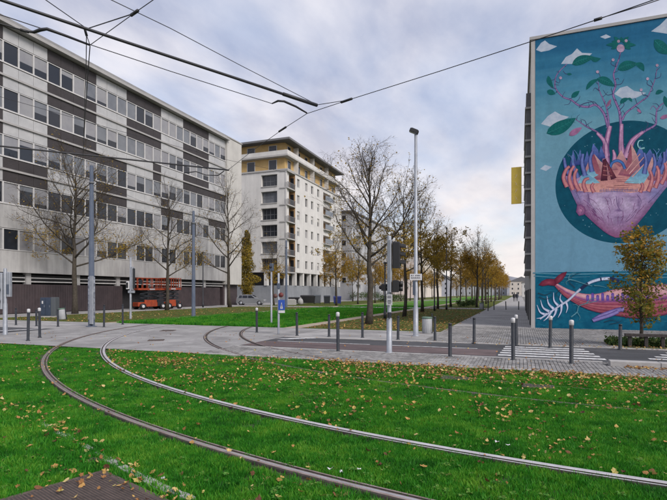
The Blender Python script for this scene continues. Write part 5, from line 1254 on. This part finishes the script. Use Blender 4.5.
# ------------------------------------------------------------------ poles, signals, signs
def pole_lathe(prof, m, t, name='pole', sides=14): return MB().lathe(prof, sides).build(name, m, t)
M_poster = mat('peeling_poster', (0.30,0.32,0.37), .7, (0.10,0.11,0.14), 6, contrast=(.45,.6))
def cat_pole(u, v, h, r0, r1, label, posters=False):
    x, y = G(u, v); t = thing('catenary_pole', label, 'pole', (x,y,0), 0, 'tram wire poles')
    pole_lathe([(r0*1.7,-.02),(r0*1.7,.03),(r0,.05),(r1,h),(.002,h+.03)], M_bluegrey, t)
    if posters:
        MB().lathe([(r0*1.05,.35),(r0*1.10,.36),(r0*1.04,2.5),(r0*.99,2.51)], 14).build('poster_wrap', M_poster, t)
        MB().bbox(.05,.26,-.19,-.11,.15,2.55,.01).build('equipment_box', M_galv, t)
    MB().lathe([(r1*1.5,h-.9),(r1*1.5,h-.82)], 14).build('collar', M_rail, t)
    return x, y
p1 = cat_pole(91.5, 326.8, 8.1, .155, .085, 'tall blue grey tram pole with posters at its foot before the big left tree', True)
p2 = cat_pole(193.5, 317, 7.5, .14, .085, 'tall blue grey tram pole standing at the near edge of the tram green')
p3 = cat_pole(286.3, 307.2, 8.0, .15, .10, 'dark tram pole in front of the corner of the white apartments')
# thin lamp posts of the verge
for (u, v, h, lab) in ((203,307.5,6.4,'thin dark lamp post before the far end of the office building'),(385,319.3,3.6,'thin dark post left of the traffic light on the tree verge'),(434.5,311,6.8,'thin dark post between the third and fourth promenade trees'),(446.5,309.9,8.2,'dark lamp post with square head among the promenade trees')):
    x, y = G(u, v); t = thing('lamp_post', lab, 'lamp post', (x,y,0), 0, 'dark posts among the trees')
    pole_lathe([(.10,0),(.10,.5),(.065,.52),(.045,h)], M_anthr, t); MB().bbox(-.09,.09,-.09,.30,h-.002,h+.10,.02).build('lamp_head', M_black, t)
# the tall grey street lamp
x, y = G(415.8, 336.2); t = thing('street_lamp', 'tall pale grey street lamp with tilted flood head and white street sign', 'street lamp', (x,y,0), 0)
pole_lathe([(.15,-.01),(.15,.03),(.105,.04),(.10,1.1),(.082,1.16),(.058,8.02),(.002,8.05)], M_galv, t)
hd = MB().bbox(-.26,.10,-.12,.12,0,.15,.035).build('lamp_head', M_black, t, (-.02,0,7.98), .35); hd.rotation_euler = (0,.42,.2)
MB().box(-.24,.06,-.09,.09,-.012,-.004).build('lens', mat('lamp_lens',(0.35,0.36,0.38),.2), hd)
pl = MB().bbox(-.23,.24,-.012,.012,0,.25,.004).build('street_name_plate', M_whitep, t, (.02,-.115,2.20), .2)
q = MB()
for r_, (z, xs) in enumerate(((.155,(-.18,-.15,-.10,-.02,.01,.05,.08,.11,.14)),(.065,(-.18,-.145,-.11,-.07,-.035,0,.04,.075,.11,.15)))):
    for i, xx in enumerate(xs): q.box(xx,xx+.018,-.0150,-.0125,z,z+.05); q.box(xx+.0185,xx+.026,-.0150,-.0125,z+(.0 if i%2 else .034),z+(.014 if i%2 else .05))
q.build('lettering', mat('sign_ink',(0.03,0.035,0.06),.6), pl)
MB().bbox(-.05,.05,-.03,.03,0,.55,.01).build('junction_box', M_bluegrey, t, (-.05,-.10,1.62))
# main traffic light
x, y = G(389.3, 353); t = thing('traffic_light', 'pale grey traffic light post with black signal heads right of the big bare tree', 'traffic light', (x,y,0), -.25)
pole_lathe([(.125,-.01),(.125,.02),(.078,.03),(.078,.95),(.060,1.0),(.060,3.28),(.05,3.32)], M_galv, t)
MB().bbox(-.06,.055,-.05,.05,1.72,3.20,.012).build('mounting_panel', M_galv, t, (.045,-.055,0))
hd = MB().bbox(-.105,.105,-.11,.11,0,.74,.03).build('signal_head', M_black, t, (.20,.05,2.40), -1.15)
M_lens = [mat('lens_red',(0.10,0.01,0.01),.25), mat('lens_amber',(0.10,0.05,0.01),.25), mat('lens_green',(0.01,0.07,0.04),.25)]
for k in range(3):
    z = .60-k*.23; MB().tube([(0,.11,z),(0,.13,z)], [.08,.08], 16).build('lens', M_lens[k], hd)
    vz = MB(); n = 10
    for i in range(n):
        a0, a1 = math.pi*(-.05+1.1*i/n), math.pi*(-.05+1.1*(i+1)/n)
        vz.add([(.09*math.cos(a0),.11,z+.09*math.sin(a0)),(.09*math.cos(a1),.11,z+.09*math.sin(a1)),(.09*math.cos(a1),.26,z+.09*math.sin(a1)-.02),(.09*math.cos(a0),.26,z+.09*math.sin(a0)-.02)], [(0,1,2,3)])
    vz.build('visor', M_black, hd)
h2 = MB().bbox(-.10,.10,-.09,.09,0,.34,.02).build('repeater_head', M_black, t, (.19,.03,1.72), -1.1)
MB().tube([(0,.09,.24),(0,.20,.24)], [.075,.07], 12).build('visor', M_black, h2); MB().tube([(0,.09,.10),(0,.20,.10)], [.075,.07], 12).build('visor', M_black, h2)
h3 = MB().bbox(-.07,.07,-.09,.09,0,.2,.02).build('repeater_head', M_black, t, (-.165,.03,1.76), 1.4); MB().tube([(0,.09,.1),(0,.17,.1)], [.06,.055], 12).build('visor', M_black, h3)
MB().bar((-.15,0,1.86),(0,0,1.86),.03).build('bracket', M_rail, t)
pl = MB().bbox(-.085,.085,-.008,.008,0,.30,.003).build('notice_plate', M_whitep, t, (.05,-.085,1.36), .15)
q = MB()
for z, w in ((.24,.11),(.20,.12),(.12,.10),(.08,.12),(.04,.08)): q.box(-w/2,w/2,-.0105,-.0085,z,z+.018)
q.build('print', MATS['sign_ink'], pl)
pb = MB().bbox(-.045,.045,-.05,.05,0,.16,.012).build('push_button_box', M_anthr, t, (.05,-.09,1.0))
# pedestrian crossing sign with small round plates above
x, y = G(278.6, 334.4); t = thing('crossing_sign', 'white post with blue pedestrian crossing sign beside the tram crossing', 'sign', (x,y,0), .3)
pole_lathe([(.05,-.01),(.045,.05),(.045,2.5),(.03,2.52)], M_galv, t)
M_blue = mat('sign_blue', (0.018,0.065,0.32), .4); pl = MB().bbox(-.02,.25,-.012,.012,0,.42,.004).build('plate', M_blue, t, (.02,-.065,1.0))
q = MB(); q.add([(.06,-.0155,.06),(.17,-.0155,.06),(.115,-.0155,.33)], [(0,1,2)]); q.build('triangle', M_whitep, pl)
q = MB(); q.box(.104,.126,-.0185,-.0165,.09,.16); q.box(.100,.130,-.0185,-.0165,.162,.225); q.box(.106,.124,-.0185,-.0165,.227,.25); q.build('walking_figure', MATS['sign_ink'], pl)
MB().bbox(-.02,.25,-.012,.012,0,.10,.004).build('lower_plate', M_whitep, t, (.02,-.065,.885))
for (dx, z, m, r) in ((.11,1.62,mat('sign_red',(0.12,0.022,0.02),.6),.10),(-.13,1.58,mat('sign_brown',(0.09,0.04,0.035),.6),.09)):
    MB().tube([(dx,-.055,z),(dx,-.035,z)], [r,r], 18).build('round_plate', m, t)
MB().bbox(-.06,.06,-.08,.06,1.88,2.1,.02).build('signal_box', M_bluegrey, t)
# white tram post behind it
x, y = G(271.4, 324.4); t = thing('tram_signal_post', 'slim white post just left of the blue pedestrian sign', 'signal post', (x,y,0))
pole_lathe([(.06,-.01),(.055,.05),(.05,2.9)], M_galv, t); MB().bbox(-.09,.12,-.08,.08,2.9,3.3,.02).build('signal_head', M_bluegrey, t)
MB().tube([(.0,-.08,3.1),(0,-.16,3.1)], [.06,.055], 12).build('visor', M_black, t)
# signal post in front of the lifts
x, y = G(130.6, 319.2); t = thing('tram_signal_post', 'pale signal post with grey panels in front of the orange lifts', 'signal post', (x,y,0), .2)
pole_lathe([(.09,-.01),(.08,.05),(.065,.9),(.06,4.0)], M_galv, t)
MB().bbox(.07,.20,-.10,.10,1.9,3.4,.02).build('signal_head', M_galv, t); MB().bbox(.205,.26,-.12,.12,2.0,3.3,.02).build('backboard', M_anthr, t)
MB().bbox(-.28,-.07,-.10,.08,1.95,2.45,.03).build('camera_box', M_whitep, t); MB().bbox(-.25,-.11,-.115,-.10,2.03,2.38,.002).build('camera_window', M_black, t)
MB().bbox(-.14,.28,-.09,.06,1.70,1.86,.01).build('plate', M_galv, t)
# the signal post at the left edge
x, y = G(5.2, 335); t = thing('tram_signal_post', 'pale grey signal post at the left edge of the picture', 'signal post', (x,y,0), .35)
pole_lathe([(.10,-.01),(.095,.03),(.085,.05),(.08,1.25),(.065,1.3),(.065,2.66),(.05,2.70)], M_galv, t)
MB().bbox(-.42,-.075,-.10,.10,1.05,2.52,.03).build('signal_head', M_galv, t)
for z in (1.15,1.62): MB().tube([(-.25,-.10,z+.2),(-.25,-.17,z+.2)], [.13,.125], 16).build('lens_hood', M_anthr, t)
MB().bbox(.08,.24,-.08,.08,1.55,2.55,.02).build('side_panel', M_galv, t); MB().bbox(.11,.21,-.095,-.08,1.65,2.05,.003).build('panel_window', M_bluegrey, t)

# ------------------------------------------------------------------ bins and cabinets
def litter_bin(u, v, s, label, tilt=0):
    x, y = G(u, v); t = thing('litter_bin', label, 'litter bin', (x,y,.005)); t.scale = (s,s,s); t.rotation_euler = (0,tilt,.4)
    MB().lathe([(.19,0),(.20,.03),(.225,.66),(.21,.67)], 16).build('body', mat('bin_grey',(0.30,0.31,0.33),.6,(0.36,0.37,0.39),6), t)
    MB().lathe([(.235,.665),(.24,.72),(.19,.75),(.185,.70)], 16).build('rim', mat('bin_green',(0.10,0.17,0.13),.5), t)
    me = MB().bbox(-.012,.012,-.006,.006,.05,.64,.003).mesh('slat', MATS['bin_grey'])
    for k in range(18):
        a = k*6.283/18; o = link('slat', me, t, (.215*math.cos(a),.215*math.sin(a),0), a+1.57)
    MB().bbox(.2,.26,-.03,.03,0,.9,.01).build('stand', M_anthr, t)
litter_bin(427, 333.4, .93, 'grey litter bin with green rim beside the tall street lamp')
litter_bin(481.5, 309.6, .93, 'far grey litter bin at the end of the promenade verge')
litter_bin(63, 319.8, .98, 'tilted grey litter bin right of the blue cabinet', -.14)
x, y = G(50, 317.2); t = thing('utility_cabinet', 'dark blue utility cabinet before the brown hoarding', 'cabinet', (x,y,0), .35)
M_cab = mat('cabinet_blue',(0.022,0.035,0.065),.5,(0.034,0.05,0.085),5); M_cabg = mat('cabinet_grey',(0.075,0.085,0.10),.6)
MB().bbox(-.55,.20,-.25,.25,.1,1.38,.02).build('body', M_cab, t); MB().bbox(.203,.52,-.26,.26,.1,1.40,.02).build('side_unit', M_cabg, t); MB().box(-.56,.54,-.24,.24,0,.1).build('plinth', M_kerb, t)
for dx in (-.53,-.165): d_ = MB().bbox(dx,dx+.35,-.268,-.252,.16,1.30,.004).build('door', M_cab, t); MB().box(dx+.28,dx+.30,-.28,-.269,.7,.85).build('handle', M_galv, d_)
MB().box(-.42,-.32,-.274,-.270,.95,1.15).build('sticker', M_whitep, t)
for (u, Y, w, h, m, lab) in ((294,74,1.6,.9,M_black,'left black rubbish container beside the white apartments'),(308,75.5,2.3,1.2,M_black,'long dark rubbish container in the middle of the row'),(317.5,75.5,1.0,1.25,M_cabg,'grey tall container next to the long dark one'),(327,73.5,.95,1.15,M_anthr,'small dark wheeled bin left of the blue bin'),(337.3,73,1.15,1.05,mat('bin_blue',(0.012,0.022,0.14),.5),'blue wheeled bin at the right end of the container row')):
    x, y = D(u, Y); t = thing('container', lab, 'container', (x,y,0), .36, 'containers beside the white apartments')
    q = MB(); q.add([(-w/2*.9,-.45,.15),(w/2*.9,-.45,.15),(w/2*.9,.45,.15),(-w/2*.9,.45,.15),(-w/2,-.5,h),(w/2,-.5,h),(w/2,.5,h),(-w/2,.5,h)], [(3,2,1,0),(0,1,5,4),(1,2,6,5),(2,3,7,6),(3,0,4,7),(4,5,6,7)]); q.build('body', m, t)
    q = MB(); q.add([(-w/2-.03,-.54,h+.003),(w/2+.03,-.54,h+.003),(w/2+.03,.54,h+.003),(-w/2-.03,.54,h+.003),(-w/2,-.2,h+.16),(w/2,-.2,h+.16),(w/2,.35,h+.18),(-w/2,.35,h+.18)], [(3,2,1,0),(0,1,5,4),(1,2,6,5),(2,3,7,6),(3,0,4,7),(4,5,6,7)]); q.build('lid', m, t)
    for sx in (-1,1): MB().tube([(sx*w*.4-.03,-.36,.09),(sx*w*.4+.03,-.36,.09)], [.09,.09], 10).build('wheel', M_black, t); MB().tube([(sx*w*.4-.03,.36,.09),(sx*w*.4+.03,.36,.09)], [.09,.09], 10).build('wheel', M_black, t)
x, y = D(291, 70); t = thing('concrete_block', 'low pale concrete block left of the rubbish containers', 'block', (x,y,0), .36)
MB().bbox(-.75,.75,-.4,.4,0,.75,.05).build('block_body', M_slab, t); MB().bbox(-.55,.55,-.25,.25,.752,.84,.03).build('block_top', M_kerb, t)
x, y = D(300.5, 72.5); t = thing('rubble_bag', 'pale sack leaning among the rubbish containers', 'sack', (x,y,0), .2)
MB().lathe([(.30,0),(.42,.15),(.40,.55),(.28,.8),(.10,.92)], 11).build('sack_body', M_rend, t); MB().lathe([(.10,.92),(.16,1.02),(.05,1.04)], 9).build('sack_neck', M_rend, t)

# ------------------------------------------------------------------ orange scissor lifts
M_or = mat('lift_orange', (0.40,0.062,0.016), .55, (0.22,0.034,0.014), 4)
def scissor(x, y, rz, label, Lp=3.2, zp=2.1, arms=3):
    t = thing('scissor_lift', label, 'scissor lift', (x,y,0), rz, 'scissor lifts parked under the office building'); h = Lp/2
    MB().bbox(-h*.95,h*.95,-.55,.55,.32,.74,.04).build('chassis', M_or, t); MB().bbox(-h*.55,h*.3,-.62,-.553,.30,.98,.02).build('engine_tray', M_or, t)
    MB().bbox(h*.35,h*.80,-.62,-.553,.34,.88,.02).build('battery_box', M_anthr, t)
    for sx in (-1,1):
        for sy in (-1,1):
            w = MB().tube([(sx*h*.68,sy*.58,.32),(sx*h*.68,sy*.80,.32)], [.32,.32], 18).build('wheel', M_black, t); MB().tube([(sx*h*.68,sy*.801,.32),(sx*h*.68,sy*.815,.32)], [.16,.15], 12).build('hub', M_whitep, w)
    zs0 = .78; dz = (zp-.12-zs0)/arms
    for k in range(arms):
        for sy in (-.42,.42):
            z0, z1 = zs0+k*dz+.04, zs0+(k+1)*dz-.04
            MB().bar((-h*.8,sy,z0),(h*.8,sy,z1),.07,.11).build('scissor_arm', M_anthr, t); MB().bar((h*.8,sy*.8,z0),(-h*.8,sy*.8,z1),.07,.11).build('scissor_arm', M_anthr, t)
    MB().bbox(-h,h,-.62,.62,zp-.10,zp+.08,.02).build('platform', M_or, t)
    q = MB(); zt = zp+1.12
    for sx in np.linspace(-h+.04,h-.04,7):
        for sy in (-.58,.58): q.box(sx-.028,sx+.028,sy-.028,sy+.028,zp+.082,zt)
    for z in (zp+.55,zt):
        for sy in (-.58,.58): q.box(-h+.01,h-.01,sy-.024,sy+.024,z,z+.05)
        for sx in (-h+.04,h-.04): q.box(sx-.024,sx+.024,-.555,.555,z+.001,z+.049)
    q.build('guard_rail', M_or, t)
    MB().bbox(-h+.1,-h+.5,-.70,-.61,zp+.5,zp+.95,.02).build('control_box', M_anthr, t); MB().box(-.35,.25,-.636,-.622,zp-.06,zp+.05).build('nameplate', M_whitep, t)
x, y = D(149.5, 51.3); scissor(x, y, 1.25, 'orange scissor lift with raised guard rails under the office building', 3.3, 2.1)
x, y = D(170, 53.0); scissor(x, y, 1.35, 'second orange scissor lift mostly behind the slim bare tree', 2.0, 2.15)

# ------------------------------------------------------------------ parked silver car
M_car = mat('silver_car_paint', (0.24,0.25,0.27), .3, metal=.4, coat=.6)
x, y = D(251, 69.5); t = thing('parked_car', 'silver hatchback parked in the gap between the two buildings', 'car', (x,y,0), 0.36+math.pi)
def car_sect(xp, zl, zb, zr, wl, wr): return [(xp,-wl,zl),(xp,-wl*1.0,zl+.25),(xp,-wl,zb),(xp,-wr,zr),(xp,wr,zr),(xp,wl,zb),(xp,wl,zl+.25),(xp,wl,zl)]
S_ = [car_sect(-2.0,.38,.66,.70,.70,.62), car_sect(-1.93,.25,.76,.80,.80,.72), car_sect(-1.15,.2,.88,.96,.85,.78), car_sect(-.95,.2,.90,1.00,.86,.77), car_sect(-.25,.2,.93,1.40,.87,.66), car_sect(.35,.2,.94,1.48,.87,.66), car_sect(1.25,.2,.95,1.46,.87,.65), car_sect(1.62,.2,.96,1.40,.86,.64), car_sect(1.90,.25,.96,1.06,.84,.70), car_sect(1.98,.38,.80,.86,.78,.70)]
q = MB(); vs = [p for s in S_ for p in s]; k = 8; fs = []; 
for i in range(len(S_)-1):
    for j in range(k-1): fs.append((i*k+j,(i+1)*k+j,(i+1)*k+j+1,i*k+j+1))
    fs.append((i*k+7,(i+1)*k+7,(i+1)*k,i*k))
fs += [tuple(range(7,-1,-1))[::-1], tuple(range(len(vs)-8,len(vs)))[::-1]]; q.add(vs, fs, smooth=False); q.build('body', M_car, t)
for sy in (-1,1):
    for (xa, xb, xc, xd) in ((-.66,.30,.30,-.16),(.36,1.08,1.06,.36),(1.14,1.62,1.50,1.12)):
        f = lambda xx, z: (xx, sy*(.885-(z-.94)*.42), z)
        MB().add([f(xa,.98),f(xb,.98),f(xc,1.36),f(xd,1.36)], [(0,1,2,3)] if sy < 0 else [(3,2,1,0)]).build('side_window', M_dglass, t)
    for wx in (-1.28,1.28):
        w = MB().tube([(wx,sy*.66,.31),(wx,sy*.885,.31)], [.31,.31], 20).build('wheel', M_black, t); MB().tube([(wx,sy*.886,.31),(wx,sy*.898,.31)], [.20,.19], 14).build('rim', M_galv, w)
    MB().bbox(-2.02,-1.86,sy*.62-.14,sy*.62+.14,.62,.78,.02).build('headlight', mat('headlight_glass',(0.6,0.62,0.65),.15), t); MB().bbox(1.90,2.02,sy*.62-.10,sy*.62+.10,.70,.92,.02).build('tail_light', mat('tail_red',(0.25,0.01,0.01),.3), t)
MB().add([(-.80,-.70,1.045),(-.80,.70,1.045),(-.20,.58,1.40),(-.20,-.58,1.40)], [(0,3,2,1)]).build('windscreen', M_dglass, t, (-.03,0,.03))
MB().add([(1.42,-.56,1.36),(1.42,.56,1.36),(1.82,.62,1.10),(1.82,-.62,1.10)], [(0,3,2,1)]).build('rear_window', M_dglass, t, (.03,0,.03))

# ------------------------------------------------------------------ two walkers far along the promenade
def person(x, y, rz, label, coat_m, leg_m, stride):
    t = thing('person', label, 'person', (x,y,.012), rz)
    J = {'pel':(0,0,.95,.16,.12),'wst':(0,0,1.10,.15,.11),'chs':(0,.0,1.34,.18,.12),'nk':(0,0,1.50,.06,.06),'hd0':(0,.01,1.60,.085,.09),'hd1':(0,.01,1.70,.09,.10),'hd2':(0,0,1.77,.05,.06),
         'lh':(-.10,0,.90,.10,.10),'lk':(-.10,stride*.5,.50,.062,.065),'la':(-.10,stride*.9-.02,.10,.042,.045),'lt':(-.10,stride*.9+.13,.04,.04,.035),
         'rh':(.10,0,.90,.10,.10),'rk':(.10,-stride*.2,.50,.062,.065),'ra':(.10,-stride,.13,.042,.045),'rt':(.10,-stride+.12,.04,.04,.035),
         'ls':(-.20,0,1.42,.07,.07),'le':(-.25,-stride*.3,1.14,.055,.055),'lw':(-.25,-stride*.1,.88,.04,.04),'lf':(-.25,.0,.78,.03,.04),
         'rs':(.20,0,1.42,.07,.07),'re':(.25,stride*.2,1.14,.055,.055),'rw':(.25,stride*.55,.90,.04,.04),'rf':(.25,stride*.65,.80,.03,.04)}
    E = [('pel','wst'),('wst','chs'),('chs','nk'),('nk','hd0'),('hd0','hd1'),('hd1','hd2'),('pel','lh'),('lh','lk'),('lk','la'),('la','lt'),('pel','rh'),('rh','rk'),('rk','ra'),('ra','rt'),('chs','ls'),('ls','le'),('le','lw'),('lw','lf'),('chs','rs'),('rs','re'),('re','rw'),('rw','rf')]
    ks = list(J); me = bpy.data.meshes.new('body'); me.from_pydata([J[k][:3] for k in ks], [(ks.index(a),ks.index(b)) for a, b in E], []); me.materials.append(coat_m)
    o = link('body', me, t); md = o.modifiers.new('skin','SKIN'); sv = me.skin_vertices[0].data if me.skin_vertices else None
    if sv is None:
        bm = bmesh.new(); bm.from_mesh(me); bm.verts.layers.skin.verify(); bm.to_mesh(me); bm.free(); sv = me.skin_vertices[0].data
    for i, k in enumerate(ks): sv[i].radius = J[k][3:5]; sv[i].use_root = (k == 'pel')
    md.use_smooth_shade = True; s = o.modifiers.new('sub','SUBSURF'); s.levels = 1; s.render_levels = 1
    MB().lathe([(.10,1.66),(.115,1.70),(.105,1.78),(.05,1.815),(.002,1.82)], 10, c=(0,-.015)).build('hair', M_black, t)
    q = MB(); q.lathe([(.21,.80),(.20,.95),(.185,1.1),(.205,1.3),(.19,1.44),(.08,1.52)], 12); q.build('coat', coat_m, t)
M_coat1, M_coat2 = mat('dark_coat',(0.018,0.018,0.022),.8), mat('navy_coat',(0.022,0.026,0.042),.8)
x, y = D(514.2, 96); person(x, y, 0, 'walker in a black coat on the promenade, left of the two', M_coat1, M_coat1, .22)
x, y = D(517.0, 97); person(x, y, .1, 'walker in a navy coat on the promenade, right of the two', M_coat2, M_coat1, .18)

# ------------------------------------------------------------------ overhead wires
M_wire = mat('wire', (0.03,0.03,0.035), .5, metal=.2)
def W(u, v, z=6.0): x, y = G(u, v, z); return (x, y, z)
def wire(name, pts, r, label, extra=(), sag=0.0, cat='wire', sides=6):
    P = [Vector(W(*p)) for p in pts]; t = thing(name, label, cat, (0,0,0)); 
    MB().tube(P, r, sides).build('cable', M_wire, t)
    for (pp, rr) in extra: MB().tube([Vector(W(*p)) for p in pp], rr, 6).build('fitting', M_wire, t)
    return t
Hc = 6.0
wire('support_rod', [(-60,-20.5,6.1),(0,-.5,6.1),(120,40,6.1),(240,79.5,6.1),(316,105,6.1)], [.024,.024,.026,.028,.030], 'thick black rod crossing the sky at the top left', [([(283,93.9,6.1),(317,105.2,6.1)],.040)], cat='wire support')
wire('contact_wire', [(-40,2,6.3),(0,14.5,6.3),(90,44.5,6.3),(170,71,6.3),(272,103.5,6.3)], .008, 'thin wire running right below the thick rod at the top left')
wire('pull_off_arm', [(-30,16,6.2),(0,23.5,6.2),(27,31.5,6.2),(34,32,6.2),(40,29.8,6.2),(47,28.8,6.2),(68,36.5,6.2),(90,45,6.2)], [.012,.012,.013,.026,.030,.026,.022,.018], 'bent pull off arm above the roof of the office building', [([(20,29.5,6.2),(29,32,6.2)],.024)], cat='wire support')
wire('span_wire', [(40,-5,6.4),(46,0,6.4),(84,26.5,6.4),(86.5,35,6.3),(90,45,6.2)], .0075, 'short span wire falling from the top edge to the left joint', [([(84.5,28,6.4),(86.8,36,6.3)],.024)])
wire('span_wire', [(172,-14,6.3),(155,-1.5,6.3),(135,12.5,6.3),(90,45,6.2)], .007, 'span wire from the left joint up to the right, with a black clamp', [([(131,15.2,6.3),(138,10.4,6.3)],.027), ([(135,13,6.3),(86,29,6.4)],.009)])
wire('span_wire', [(95,-8,6.6),(170,28,6.6),(240,65,6.6),(312,102,6.2)], .007, 'thin span wire from the top edge down to the end of the thick rod')
wire('drop_wire', [(86.5,36,6.2),(86,70,6.1),(84.5,110,6.05),(83.5,152,6.0)], .0075, 'dark wire running straight down from the left joint across the facade', [([(90,46,6.2),(87.5,80,6.1),(83,154,6.0)],.009)])
wire('support_rod', [(-40,141.5,6.0),(0,146,6.0),(110,157.4,6.0),(229,170.2,6.0)], [.026,.026,.027,.026], 'thick black rod crossing level in front of the office facade', [([(184,173,5.85),(196,171.5,5.85),(206,175,5.85),(218,175.4,5.85),(224,171,5.95)],.018)], cat='wire support')
wire('contact_wire', [(760,-38,6.0),(690,-13,6.0),(600,18.5,6.0),(540,38.5,6.0),(440,71,6.0),(348,100,6.0),(307,113.5,6.0),(283,129,6.0),(252,151,6.0),(228,170,6.0)], .0075, 'long wire sweeping from the upper right corner to the roof of the apartments', [([(341,102.3,6.0),(352,98.6,6.0)],.027), ([(279,131.5,6.0),(286,127,6.0)],.026), ([(594,20.3,6.0),(602,17.8,6.0)],.024)])
wire('pull_off_arm', [(272,103.5,6.1),(278,100.8,6.1),(284,101.2,6.1),(296,106.5,6.1),(307,113,6.0)], [.014,.024,.026,.024,.018], 'bent pull off arm under the end of the thick rod', cat='wire support')
wire('span_wire', [(317,104.8,6.1),(348,100,6.0)], .0075, 'short thin wire between the rod end and the long sweeping wire')
wire('span_wire', [(598,18.8,6.0),(640,6,6.15),(700,-14,6.3)], .0075, 'second wire splitting off over the top of the mural')
wire('span_wire', [(-30,88,7.0),(0,96.5,7.0),(120,131,7.0),(228,160,7.0)], .006, 'faint thin wire sloping across the office facade above the level rod')
wire('span_wire', [(228,160,7.0),(330,181.5,7.0),(345,186,6.8)], .006, 'faint thin wire in front of the white apartments')
# span wires tying the level rod to the tram poles
t = thing('span_wire', 'long thin span wire tied between the tram poles over the tram green', 'wire', (0,0,0))
MB().tube([(p1[0],p1[1],7.4),((p1[0]+p2[0])/2,(p1[1]+p2[1])/2,7.0),(p2[0],p2[1],7.0),((p2[0]+p3[0])/2,(p2[1]+p3[1])/2,6.8),(p3[0],p3[1],7.3)], .008, 5).build('cable', M_wire, t)
